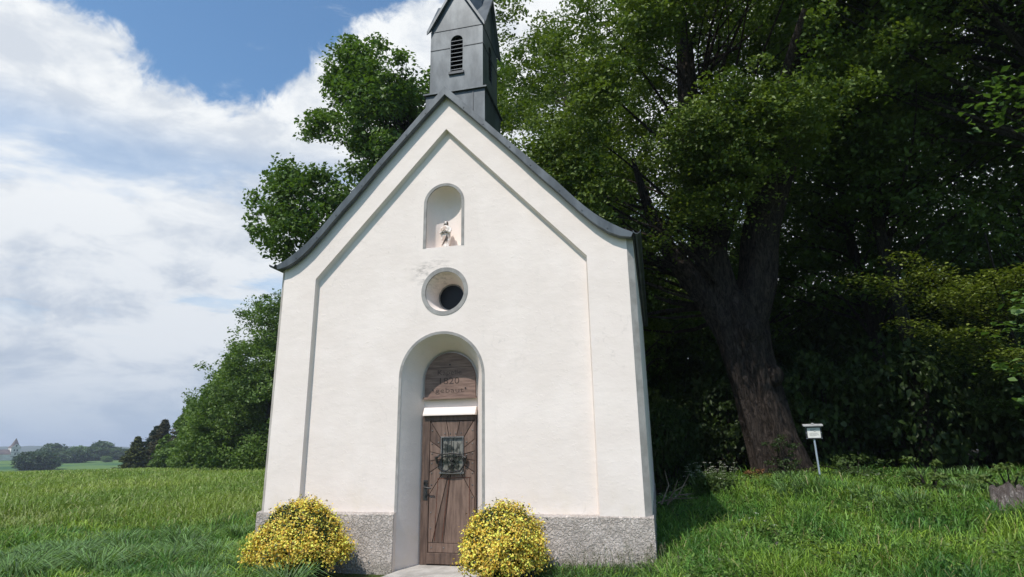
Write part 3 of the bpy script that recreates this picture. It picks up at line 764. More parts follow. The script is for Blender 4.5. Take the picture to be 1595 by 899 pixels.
def trunk_mesh(mb, pts, rad, n=14, rough=.12, seed=0):
    """gnarled tube"""
    P = [Vector(p) for p in pts]; fine = []; fr = []
    sub = 5
    for i in range(len(P)-1):
        p0, p1, p2, p3 = P[max(i-1, 0)], P[i], P[i+1], P[min(i+2, len(P)-1)]
        for q in range(sub):
            t = q/sub
            fine.append(.5*((2*p1)+(p2-p0)*t+(2*p0-5*p1+4*p2-p3)*t*t+(3*p1-p0-3*p2+p3)*t**3)); fr.append(rad[i]*(1-t)+rad[i+1]*t)
    fine.append(P[-1]); fr.append(rad[-1]); loops = []; ref = Vector((1, 0, 0))
    for i, p in enumerate(fine):
        t = (fine[min(i+1, len(fine)-1)]-fine[max(i-1, 0)]).normalized(); ref = (ref-t*ref.dot(t)).normalized(); o = t.cross(ref); L = []
        for k in range(n):
            a = 2*math.pi*k/n; dv = ref*math.cos(a)+o*math.sin(a)
            rr = fr[i]*(1+(.035*math.sin(a*13+p.z*1.3+seed)+.025*math.sin(a*19-p.z*.9) if n > 30 else 0)+rough*mnoise.noise(Vector((math.cos(a)*2.2, math.sin(a)*2.2, p.z*.45+seed)))+rough*.6*math.sin(a*5+seed+p.z*.35))
            L.append(p+dv*rr)
        loops.append(L)
    mb.loft(loops, cap0=True, cap1=True)

GREEN1, GREEN2 = (.028, .060, .012), (.085, .140, .028)
# ---- the old lime tree
def lime():
    bx, by = 5.20, 7.10; bz = float(ground(bx, by))
    root = empty('lime_tree', (bx, by, bz)); tag(root, 'huge old lime tree with furrowed forked trunk behind the signpost', 'tree')
    o = np.array([bx, by, bz])
    mb = MB()
    def T(pts, rad, n=22, ro=.12, sd=0): trunk_mesh(mb, [Vector(p)-Vector(o) for p in pts], rad, n, ro, sd)
    T([(5.50, 7.15, .1), (5.47, 7.12, .75), (5.32, 7.1, 1.6), (5.14, 7.1, 2.6), (4.96, 7.08, 3.6), (4.86, 7.1, 4.5), (4.7, 7.1, 5.0)], [.84, .62, .53, .51, .54, .62, .42], 96, .14, 1)
    T([(4.75, 7.05, 4.0), (4.2, 6.9, 4.95), (3.6, 6.7, 5.8), (3.1, 6.5, 6.9), (2.7, 6.4, 8.6)], [.44, .30, .22, .15, .04], 18, .12, 2)
    T([(4.75, 7.1, 4.2), (4.50, 7.0, 5.4), (4.3, 7.0, 7.2), (4.25, 7.0, 9.5), (4.3, 7.1, 12.5), (4.1, 7, 15)], [.45, .40, .36, .30, .20, .08], 18, .12, 3)
    T([(5.0, 7.1, 4.1), (5.42, 6.95, 5.3), (5.65, 6.9, 6.6), (6.2, 6.8, 8.2), (7.0, 6.8, 10.2), (7.8, 6.9, 12.6), (8.2, 7, 15)], [.45, .42, .40, .42, .40, .28, .10], 22, .13, 4)
    T([(5.6, 6.9, 6.4), (5.8, 6.0, 7.6), (6.0, 4.8, 9.0), (6.4, 3.8, 10.2)], [.22, .17, .12, .05], 10, .1, 5)
    # burrs, root flare
    for (x, y, z, r) in ((5.45, 6.70, 3.0, .20), (5.05, 6.6, 4.05, .28), (5.5, 6.68, 1.6, .18), (5.75, 6.85, .8, .28), (5.02, 6.75, .75, .20)):
        loops = []
        for k in range(7):
            p = -math.pi/2+math.pi*k/6
            loops.append([(x-bx+r*math.cos(p)*math.cos(a)*(1+.2*math.sin(a*3)), y-by+r*math.cos(p)*math.sin(a), z-bz+r*1.25*math.sin(p)) for a in [j*math.pi/6 for j in range(12)]])
        mb.loft(loops)
    g = np.random.default_rng(11)
    lobes = [(4.3, 7.0, 12.5, 5.6, 4.6, 5.0, 6), (1.8, 6.3, 9.6, 3.6, 3.2, 3.4, 4), (7.6, 6.8, 13.5, 4.8, 4.4, 4.6, 5), (5.0, 4.2, 10.4, 3.4, 2.4, 2.9, 2.6), (1.9, 5.2, 7.6, 1.8, 1.2, 1.6, 1.6), (4.6, 5.0, 8.2, 2.2, 1.2, 1.2, 1.3), (.6, 7.5, 7.2, 2.3, 2.4, 2.0, 2.2), (3.0, 6.4, 7.6, 1.9, 1.8, 1.3, 1.0), (1.6, 8.6, 5.6, 2.0, 1.8, 1.3, 1.4)]
    lobes = [(a-bx, b_-by, c-bz, d1, e, f, w_) for a, b_, c, d1, e, f, w_ in lobes]
    (V, F, C), cc = clump_crown(lobes, 4000, 100, .50, .100, (.042, .080, .013), (.170, .228, .040), flat=.38, shell=.2, droop=.65, gap=.45, seed=5)
    limbs(mb, (-.4, 0, 3.5), cc, g, 95, .07, 4.0, (-.6, 0, 13), .9)
    mb.build('trunk', M['bark'], root, smooth=True, recalc=False)
    link('crown', fast('lime_crown', V, F, C), M['leaf'], root)
    # drooping low sprays seen against the dark
    P = []
    for (x, y, z, n) in ((4.2, 5.2, 6.5, 900), (4.6, 5.0, 6.9, 900), (3.8, 5.3, 6.9, 900), (3.4, 5.6, 6.1, 500), (4.4, 5.0, 7.5, 900)):
        d_ = g.normal(size=(n, 3))*np.array([.45, .35, .10]); d_[:, 2] -= .35*np.hypot(d_[:, 0], d_[:, 1])**1.5
        P.append(np.array([x-bx, y-by, z-bz])+d_)
    P = np.concatenate(P); n = len(P); tone = g.uniform(0, 1, (n, 1))
    V, F, C = leaves(P, unit(g.normal(size=(n, 3))*.5+np.array([0, 0, 1])), .095*g.uniform(.7, 1.2, n), np.array((.06, .10, .018))*(1-tone)+np.array((.17, .215, .04))*tone)
    link('low_branch', fast('lime_low', V, F, C), M['leaf'], root)
    return root
lime()

# ---- generic broadleaf builder
def broadleaf(name, label, x, y, lobes, nclump, per, crad, lsize, c1, c2, trunk_h, r0, seed, group=None, flat=.55, gap=0., shell=.4, nb=60, lean=0., mat_='leaf', droop=.2, bark_='bark2'):
    z = float(ground(x, y)); root = empty(name, (x, y, z)); tag(root, label, 'tree', group)
    g = np.random.default_rng(seed)
    (V, F, C), cc = clump_crown(lobes, nclump, per, crad, lsize, c1, c2, flat=flat, shell=shell, gap=gap, droop=droop, seed=seed, zmin=.15)
    mb = MB(); pts = [(lean*h/trunk_h+.12*math.sin(h*.7+seed)*min(1, h), .1*math.cos(h*.6+seed)*min(1, h/2), h) for h in np.linspace(-.3, trunk_h, 9)]
    trunk_mesh(mb, pts, [r0*(1.35 if i == 0 else 1-.10*i) for i in range(9)], 12, .08, seed)
    limbs(mb, (0, 0, 0), cc, g, nb, r0*.32, trunk_h*.25, pts[-1], .5)
    mb.build('trunk', M[bark_], root, smooth=True, recalc=False)
    link('crown', fast('crown', V, F, C), M[mat_], root)
    return root
def copy_tree(o, loc, rz, sc=1., label=None):
    c = o.copy(); COL.objects.link(c); c.location = loc; c.rotation_euler = (0, 0, rz); c.scale = (sc, sc, sc)
    if label: c['label'] = label
    for k in o.children:
        d_ = k.copy(); COL.objects.link(d_); d_.parent = c
    return c
# tall tree directly behind the chapel, left of the turret
broadleaf('maple_tree', 'tall leafy tree rising directly behind the left roof slope, beside the bell turret', -6.4, 13.2,
          [(-.2, -1.0, 14.8, 2.5, 2.4, 4.2, 4.2), (-3.1, -1.2, 10.6, 3.0, 2.4, 2.5, 3.8), (1.8, .6, 15.6, 2.8, 2.8, 4.2, 3.4), (-2.0, -1.2, 16.6, 1.3, 1.3, 2.0, 1.1), (.2, 0, 9.5, 3.2, 3.2, 4, 3), (-3.6, -1.0, 14.6, .8, .8, .7, .25), (-2.4, -1.0, 12.9, 1.8, 1.6, 1.3, 1.2)],
          1500, 66, .55, .19, (.055, .10, .020), (.125, .21, .040), 15.5, .36, 21, flat=.55, gap=.40, shell=.15, nb=200, lean=.2, bark_='bark')
broadleaf('linden_tree', 'dense sunlit tree directly behind the right roof slope, next to the bell turret', .1, 13.4,
          [(0, 0, 13.5, 3.6, 3.0, 4.6, 4), (-.6, -.8, 8.8, 3.2, 2.6, 3.2, 3.4), (1.8, -.6, 6.6, 2.6, 2.2, 2.4, 2), (1.2, 0, 17, 2.6, 2.6, 2.4, 1)],
          1900, 80, .5, .13, (.050, .092, .016), (.155, .22, .042), 15.5, .34, 23, flat=.5, gap=.36, shell=.15, nb=90, bark_='bark')
# forest edge running away on the left
FE = [(-27.0, 34.0, 14.6, 5.6, 'tall green tree whose crown touches the left chapel wall'),
      (-29.5, 42.0, 17.0, 6.0, 'second row tree whose top shows left of the chapel eave'),
      (-35.0, 43.0, 12.8, 5.6, 'round-topped green tree second from the chapel wall along the wood edge'),
      (-44.5, 53.0, 12.2, 5.8, 'green tree with stepped outline in the middle of the left wood edge'),
      (-56.2, 61.4, 7.6, 5.0, 'bright green low bushy tree beside the dark conifers'),
      (-51.0, 63.0, 12.0, 4.6, 'tree rising behind the low bright bushy tree'),
      (-36.0, 52.0, 15.5, 6.0, 'tree behind the front row of the left wood edge'),
      (-66.0, 76.0, 10.5, 3.6, 'small treetop showing between conifers and bright bushy tree')]
for i, (x, y, H, r, lab) in enumerate(FE):
    sc_l = max(.15, math.hypot(x-CAM[0], y-CAM[1])/40*.185)
    lobes = [(0, 0, H*.62, r*.75, r*.75, H*.36, 3), (r*.45, -r*.2, H*.40, r*.6, r*.6, H*.34, 2), (-r*.4, -r*.3, H*.36, r*.62, r*.6, H*.32, 2), (0, -r*.45, H*.24, r*.85, r*.6, H*.24, 2.5), (-r*.2, -r*.5, H*.12, r*.8, r*.5, H*.13, 1.2), (-r*.1, 0, H*.78, r*.5, r*.5, H*.18, 1.0)]
    broadleaf('oak_tree', lab, x, y, lobes, 760, 82, r*.14, sc_l, (.055, .105, .018), (.145, .225, .042), H*.8, .3, 40+i, 'broadleaf trees along the wood edge on the left', flat=.6, shell=.6, nb=25, gap=.34)
# conifers at the end of the wood edge
def conifer(x, y, H, seed, label, c1, c2):
    z = float(ground(x, y)); root = empty('spruce_tree', (x, y, z)); tag(root, label, 'tree', 'conifers at the far end of the wood edge')
    g = np.random.default_rng(seed); mb = MB(); mb.tube([(0, 0, -.3), (0, 0, H)], [.3, .03], 8); mb.build('trunk', M['bark2'], root)
    P, N, Sz = [], [], []
    nwh = 30
    for k in range(nwh):
        h = H*(.02+.97*(k/nwh)**.9); R0 = (H-h)*.46*g.uniform(.7, 1.25)+.15
        for b_ in range(11):
            a = g.uniform(0, 6.283); L = R0*g.uniform(.7, 1.15); n = int(26+L*16); t = g.uniform(0, 1, n)**.7
            p = np.stack([np.cos(a)*L*t, np.sin(a)*L*t, h-L*.22*t+.14*L*t*t], 1)+g.normal(size=(n, 3))*(np.array([.22, .22, .11])*(.5+.4*L*.3))
            P.append(p); N.append(unit(g.normal(size=(n, 3))*.6+np.array([0, 0, 1]))); Sz.append(np.full(n, .46))
    P = np.concatenate(P); N = np.concatenate(N); Sz = np.concatenate(Sz)*g.uniform(.6, 1.3, len(P)); t = g.uniform(0, 1, (len(P), 1))
    V, F, C = leaves(P, N, Sz, np.array(c1)*(1-t)+np.array(c2)*t, aspect=.4)
    link('crown', fast('conifer_crown', V, F, C), M['needle'], root)
BR1, BR2 = (.050, .052, .024), (.12, .11, .052)
for x, y, H, lab, c in ((-86, 87.5, 13.4, 'tallest dark conifer at the end of the left wood edge, with pointed top', 0), (-87, 83.5, 11.2, 'brownish conifer just left of the tallest conifer', 1), (-92, 84, 9.4, 'bushy brown-green conifer in the middle of the conifer group', 1),
                        (-98.5, 89.0, 8.6, 'outermost small dark conifer at the left end of the wood', 0), (-79, 86, 11.6, 'dark conifer peeping out behind the low bright bushy tree', 0), (-93.0, 79.5, 6.0, 'low broad olive conifer at the foot of the group', 2), (-80, 77.5, 8.0, 'short dark conifer right next to the low bright bushy tree', 1)):
    x += 4.6; y += 3.0; H *= .98
    conifer(x, y, H, int(abs(x*7+y)), lab, *( ((.020, .038, .018), (.055, .080, .036)), (BR1, BR2), ((.05, .065, .018), (.12, .135, .040)))[c])

# ---- the dark wood on the right: a few kinds, copied
def rowtree(label, H, r, n, per, ls, seed, r0=.24, c1=(.036, .074, .014), c2=(.105, .172, .032), low=.32):
    lobes = [(0, 0, H*.72, r, r, H*.26, 4), (r*.4, 0, H*(low+.16), r*.8, r*.8, H*.16, 2), (-r*.4, .3, H*(low+.10), r*.8, r*.8, H*.16, 2)]
    return broadleaf('beech_tree', label, 60, 40, lobes, n, per, .85, ls, c1, c2, H*.9, r0, seed, 'trees of the dark wood behind the lime tree', shell=.1, nb=70, flat=.35, droop=.4)
LAB = 'slim dark-trunked tree in the shaded wood behind the lime tree'
protos = [rowtree(LAB, 17, 4.3, 360, 58, .16, 71), rowtree(LAB, 15, 3.8, 300, 58, .15, 72, .16), rowtree(LAB, 19, 4.6, 390, 58, .17, 73, .3)]
wood = [(9.5, 12.5, 0), (13.6, 11.0, 1), (17.0, 13.5, 2), (6.8, 15.0, 1), (11.5, 16.5, 2), (3.0, 17.0, 0), (20.0, 17.0, 1), (8.0, 21.0, 2), (14.5, 20.5, 1),
        (18.5, 23.0, 0), (3.5, 24.0, 1), (-1.0, 21.5, 2), (11.5, 26.5, 0), (-7.5, 25.0, 1), (-1.5, 29.0, 0), (2.2, 12.4, 1), (-1.2, 14.8, 1)]
used = set()
for i, (x, y, k) in enumerate(wood):
    z = float(ground(x, y)); rz = random.uniform(0, 6.28); s_ = random.uniform(.88, 1.12)
    if k not in used:
        used.add(k); p = protos[k]; p.location = (x, y, z); p.rotation_euler = (0, 0, rz)
    else: copy_tree(protos[k], (x, y, z), rz, s_)
# two big overhanging trees near the right edge that shade the wood front
broadleaf('beech_tree', 'spreading beech at the right edge with a high overhanging crown', 12.6, 6.6,
          [(-1.2, -1.8, 12.2, 4.8, 4.0, 3.4, 4), (-3.6, -.5, 11.6, 3.4, 3.4, 2.6, 2.2), (0, 0, 15, 4.5, 4.5, 3, 2), (.6, -1.2, 9.0, 3.6, 3.0, 1.6, 1.3)],
          1250, 110, .75, .115, (.048, .092, .015), (.130, .200, .036), 15, .34, 81, flat=.3, shell=.1, nb=160, droop=.35, gap=.36)
broadleaf('beech_tree', 'second overhanging beech deeper at the right, between lime tree and wood', 9.2, 9.4,
          [(0, -1.0, 10.6, 4.2, 3.2, 3.2, 4), (1.6, -.6, 7.9, 3.2, 2.4, 1.6, 1.3), (-.5, 0, 14, 4.5, 4, 3, 2)],
          950, 95, .75, .13, (.040, .078, .014), (.115, .180, .034), 14, .22, 82, flat=.3, shell=.1, nb=120, droop=.35, gap=.38)

# sprays of beech and maple leaves reaching in from the right
def spray(name, label, base, tips, n, ls, c1, c2, seed, spread=.33, thick=.05, stem=.05):
    g = np.random.default_rng(seed); gz = float(ground(base[0], base[1])); root = empty(name, (base[0], base[1], gz)); tag(root, label, 'tree')
    o = Vector((base[0], base[1], gz)); mb = MB(); H = max(t[2] for t in tips)
    mb.tube([(0, 0, -.2), (.1, .05, (H-gz)*.5), (0, 0, H-gz+1)], [stem*1.5, stem, stem*.4], 8)
    P = []; N = []
    for tx_, ty_, tz_ in tips:
        e = Vector((tx_, ty_, tz_))-o; s0 = Vector((0, 0, e.z-.25-.15*e.xy.length)); mid = s0.lerp(e, .55)+Vector((0, 0, .22))
        pts = [s0*(1-u_)**2+mid*2*u_*(1-u_)+e*u_**2 for u_ in [q/9 for q in range(10)]]
        mb.tube(pts, [stem*.5*(1-.85*q/9) for q in range(10)], 5)
        t = g.uniform(.15, 1, n)**.8; i = np.clip((t*9).astype(int), 0, 8); A = np.array([tuple(p) for p in pts]); f = (t*9-i)[:, None]
        c = A[i]*(1-f)+A[i+1]*f; lat = g.normal(size=(n, 3))*np.array([spread, spread, thick])*(1.15-.6*t)[:, None]
        lat[:, 2] -= .25*np.hypot(lat[:, 0], lat[:, 1])
        P.append(c+lat); N.append(unit(g.normal(size=(n, 3))*.38+np.array([0, -.1, 1])))
    P = np.concatenate(P); N = np.concatenate(N); nn = len(P); tn = g.uniform(0, 1, (nn, 1))
    V, F, C = leaves(P, N, ls*g.uniform(.6, 1.2, nn), np.array(c1)*(1-tn)+np.array(c2)*tn, aspect=.7)
    mb.build('trunk', M['bark2'], root, smooth=True); link('crown', fast('spray', V, F, C), M['leaf'], root)
g = np.random.default_rng(5)
tips = [(6.9+.42*k+g.normal()*.2, 5.4+g.normal()*.4, 4.85+.03*k+g.normal()*.40) for k in range(10)]+[(7.6+.6*k, 5.9+g.normal()*.4, 3.9+g.normal()*.5) for k in range(4)]
spray('young_beech', 'young beech with sunlit flat yellow-green leaf layers right of the lime trunk', (10.6, 7.6), tips, 560, .080, (.07, .10, .016), (.18, .22, .036), 91)
tips = [(9.2+.7*k, 7.0+g.normal()*.5, 1.7+g.normal()*.7) for k in range(6)]+[(9.0+.6*k, 7.2, 2.9+g.normal()*.4) for k in range(5)]
spray('young_beech', 'low young beech with dull green leaves behind the tree stump', (11.4, 8.8), tips, 380, .08, (.030, .058, .012), (.075, .12, .026), 92)
spray('young_maple', 'young maple with large bright leaves reaching in at the right edge', (9.4, 2.6),
      [(7.35, 1.6, 3.1), (7.55, 1.3, 3.35), (7.5, 1.9, 2.6), (7.7, 1.8, 2.1), (7.75, 1.5, 3.5), (7.55, 1.3, 6.3), (7.8, 1.1, 6.55)], 95, .13, (.060, .115, .030), (.12, .20, .055), 93, .24, .06)

# shrubs and seedlings under the wood
def shrub(name, label, x, y, rx, rz, n, ls, c1, c2, seed, group=None, upb=.9):
    z = float(ground(x, y)); root = empty(name, (x, y, z)); tag(root, label, 'shrub', group); g = np.random.default_rng(seed)
    (V, F, C), cc = clump_crown([(0, 0, rz*.55, rx, rx*.8, rz*.55, 1)], max(10, n//40), 40, max(.12, rx*.24), ls, c1, c2, flat=.5, shell=.2, seed=seed, zmin=.03, upb=upb)
    mb = MB()
    for c in cc[:14]: mb.tube([(0, 0, -.05), tuple(Vector(c)*.5+Vector((0, 0, .1))), tuple(c)], [.02, .014, .005], 5)
    mb.build('stem', M['bark2'], root); link('foliage', fast('foliage', V, F, C), M['leaf'], root); return root
und = []
U = [(2.9, 12.5, 1.6, 2.6), (5.0, 12.6, 1.6, 2.4), (7.4, 10.6, 1.3, 2.2), (9.4, 9.8, 1.5, 2.4), (11.8, 9.0, 1.5, 2.6), (14.2, 9.0, 1.7, 3.0), (16.5, 10.5, 2, 3.2), (6.2, 15.5, 2.2, 3.6), (10.0, 14.0, 2.2, 3.6), (14.0, 14.0, 2.4, 3.8), (18.5, 14.5, 2.4, 4),
     (1.2, 15.5, 2.0, 3.5), (3.8, 19.5, 2.6, 4.2), (8.4, 22, 3, 4.6), (13.4, 24.0, 3, 4.8), (18.6, 25, 3, 5), (23.5, 24.0, 3, 5), (1.8, 25.5, 3, 5), (6.8, 31.5, 3.6, 5.5), (14.0, 33, 3.6, 5.5), (21.5, 33, 3.8, 6), (28.0, 31, 3.8, 6), (-.5, 31, 3.4, 5.5), (3.0, 9.4, .8, 1.5), (12.2, 18.4, 2.4, 4.2), (17.8, 19.5, 2.4, 4.2)]
pr = shrub('forest_shrub', 'dark leafy shrub in the shaded undergrowth of the wood', U[0][0], U[0][1], 1.0, 1.0, 5200, .085, (.024, .046, .011), (.070, .110, .024), 301, 'shrubs in the undergrowth of the wood')
pr2 = shrub('forest_shrub', 'dark leafy shrub in the shaded undergrowth of the wood', U[1][0], U[1][1], 1.0, 1.0, 5200, .085, (.022, .044, .011), (.060, .10, .022), 302, 'shrubs in the undergrowth of the wood')
pr.scale = (U[0][2], U[0][2], U[0][3]); pr2.scale = (U[1][2], U[1][2], U[1][3])
for i, (x, y, r_, h_) in enumerate(U[2:]):
    c = copy_tree((pr, pr2)[i % 2], (x, y, float(ground(x, y))), random.uniform(0, 6)); c.scale = (r_*1.25, r_*1.25, h_*(1.6 if y > 18 else 1.3))
shrub('elder_seedling', 'bright green seedling plants with broad leaves left of the tree stump', 7.2, 4.2, .55, .62, 420, .085, (.055, .095, .02), (.115, .165, .04), 311)
shrub('hazel_seedling', 'leafy seedling growing right behind the tree stump', 8.0, 3.5, .55, .62, 520, .075, (.055, .095, .02), (.13, .18, .045), 312)
shrub('bramble', 'patch of low brambles beneath the wood edge between signpost and stump', 6.6, 6.0, .8, .5, 600, .07, (.030, .060, .015), (.08, .12, .03), 313)
shrub('bramble', 'dark ivy-like bush clinging to the foot of the lime trunk', 5.30, 6.15, .42, 1.15, 900, .05, (.020, .040, .012), (.07, .11, .035), 314)
shrub('dry_bush', 'reddish brown dead leaves and shoots heaped at the foot of the lime trunk', 4.62, 5.95, .34, .42, 700, .05, (.12, .055, .022), (.25, .13, .06), 315)
shrub('yellow_shoots', 'tuft of yellowish green leaves in front of the brown leaves at the trunk foot', 4.75, 5.6, .26, .26, 300, .05, (.13, .16, .025), (.22, .24, .05), 316)
# cow parsley: white umbels
def umbels(x, y, n, H, rx, label, seed):
    z = float(ground(x, y)); root = empty('cow_parsley', (x, y, z)); tag(root, label, 'plant'); g = np.random.default_rng(seed); mb = MB(); P = []; LP = []
    for i in range(n):
        a, r = g.uniform(0, 6.28), rx*math.sqrt(g.uniform(0, 1)); b0 = (r*.6*math.cos(a), r*.6*math.sin(a), 0); t = (r*math.cos(a), r*math.sin(a), H*g.uniform(.55, 1))
        mb.tube([b0, t], [.006, .003], 4)
        q = 14; aa = g.uniform(0, 6.28, q); rr = .04*np.sqrt(g.uniform(0, 1, q)); P.append(np.stack([t[0]+rr*np.cos(aa), t[1]+rr*np.sin(aa), t[2]-rr*.3+0*aa], 1))
        q = 60; LP.append(np.stack([b0[0]+g.normal(size=q)*.10, b0[1]+g.normal(size=q)*.10, g.uniform(.05, .75, q)*t[2]], 1))
    P = np.concatenate(P); LP = np.concatenate(LP)
    mb.build('stem', M['stem'], root)
    V, F, C = leaves(P, unit(g.normal(size=P.shape)*.3+np.array([0, 0, 1])), np.full(len(P), .013), np.full((len(P), 3), .62)*np.array([1, 1, .92]), 1.)
    link('flower', fast('flower', V, F, C), M['petal'], root)
    tn = g.uniform(0, 1, (len(LP), 1)); V, F, C = leaves(LP, unit(g.normal(size=LP.shape)*.6+np.array([0, 0, 1])), .055*g.uniform(.6, 1.3, len(LP)), np.array((.045, .085, .02))*(1-tn)+np.array((.10, .15, .04))*tn)
    link('leaf', fast('leaf', V, F, C), M['leaf'], root)
M['stem'] = mat('green_stem', (.08, .12, .035), .7)[0]
umbels(3.78, 5.0, 70, .68, .55, 'white flowering cow parsley left of the lime trunk', 3)
umbels(3.0, 4.2, 16, .34, .35, 'low white flowering weeds beside the right chapel wall', 4)
umbels(4.0, 1.3, 7, .36, .45, 'sparse white flowered weeds at the tip of the chapel shadow', 5)

# dead twigs beside the chapel wall
b = MB(); tz = float(ground(3.0, 3.4))
for p in ([(0, 0, 0), (.12, -.1, .22), (.35, -.1, .34)], [(0, 0, .02), (.2, .1, .15), (.42, .2, .5)], [(-.1, 0, 0), (.05, .2, .3), (.0, .25, .55)], [(.12, -.1, .22), (.2, -.25, .42)], [(.2, .1, .15), (.45, 0, .18)], [(-.15, .1, .02), (.1, 0, .10), (.5, -.1, .12)]):
    b.tube(p, [.014]+[.010]*(len(p)-2)+[.004], 6)
tw = b.build('dead_twigs', noisy('dead_wood', (.14, .10, .07), (.28, .21, .15), .9, 0, 12, 50, .3, .003), loc=(2.86, 3.4, tz+.25)); tag(tw, 'bare pale dead twigs lying against the rear of the right chapel wall', 'twigs')

# tree stump
def stump():
    x, y = 7.60, 2.72; z = float(ground(x, y)); b = MB(); loops = []
    for k, (h, r) in enumerate([(-.2, .33), (0, .27), (.10, .22), (.24, .20), (.40, .185)]):
        loops.append([(r*math.cos(a)*(1+.14*math.sin(a*5+1)+.06*math.sin(a*11)), r*math.sin(a)*(1+.14*math.sin(a*5+1)), h+(.22*mnoise.noise(Vector((math.cos(a)*2.6, math.sin(a)*2.6, 0))) if k == 4 else 0)) for a in [2*math.pi*j/40 for j in range(40)]])
    b.loft(loops, cap1=True)
    root = empty('tree_stump', (x, y, z)); tag(root, 'weathered grey brown tree stump in the grass at the right edge', 'stump')
    b.build('stump_wood', bark('stump_wood', (.22, .17, .15), (.55, .48, .44), 2.), root, smooth=True)
    b = MB(); b.tube([(.2, 0, .06), (.34, -.05, .0), (.5, -.08, -.1)], [.10, .07, .03], 8); b.tube([(-.15, -.12, .05), (-.28, -.26, -.05)], [.09, .03], 8); b.build('root', bark('root_wood', (.11, .08, .06), (.22, .17, .14), 2.), root, smooth=True)
stump()

# ---------------------------------------------------------------- notice board on a post
def sign():
    x, y = 5.72, 5.16; z = float(ground(x, y)); root = empty('notice_sign', (x, y, z), R(-6)); root.scale = (.82, .82, 1); tag(root, 'small white notice under a grey ledge on a thin pale blue steel post', 'sign')
    H = 1.735-z
    b = MB(); b.tube([(.02, 0, -.3), (0, 0, H-.12)], .022, 12); b.build('post', M['galv'], root, smooth=True)
    b = MB(); b.box(-.165, .175, -.045, -.02, H-.135, H+.10); pan = b.build('panel', M['sign_back'], root, bevel=.003)
    b = MB(); b.box(-.13, .145, -.05, -.046, H-.115, H+.075); b.build('notice', M['paper'], pan)
    b = MB()
    for k, (x0, x1, z_) in enumerate(((-.065, .055, .042), (-.06, .01, .020), (.01, .05, -.002), (-.09, .10, -.03), (-.09, .09, -.045), (-.09, .11, -.06), (-.09, .06, -.075))):
        xx = x0; rr = random.Random(k)
        while xx < x1:
            L = rr.uniform(.008, .022); b.box(xx, min(x1, xx+L), -.0515, -.0502, H+z_, H+z_+(.009 if k < 3 else .004)); xx += L+.005
    b.build('small_print', M['ink'], pan)
    b = MB(); b.loft([[(-.21, -.12, H+.098), (.215, -.12, H+.098), (.215, .06, H+.12), (-.21, .06, H+.12)], [(-.21, -.12, H+.13), (.215, -.12, H+.13), (.215, .06, H+.15), (-.21, .06, H+.15)]], cap0=True, cap1=True); b.build('ledge', M['sign_board'], root, bevel=.006)
    b = MB(); b.box(-.03, .02, -.10, -.04, H+.142, H+.165); b.build('clip', M['sign_board'], root)
    b = MB()
    for sx in (-.155, .165):
        for dz in (-.125, -.02, .09):
            b = MB(); b.tube([(sx, -.045, H+dz), (sx, -.052, H+dz)], .007, 6); b.build('screw', M['galv'], pan)
sign()

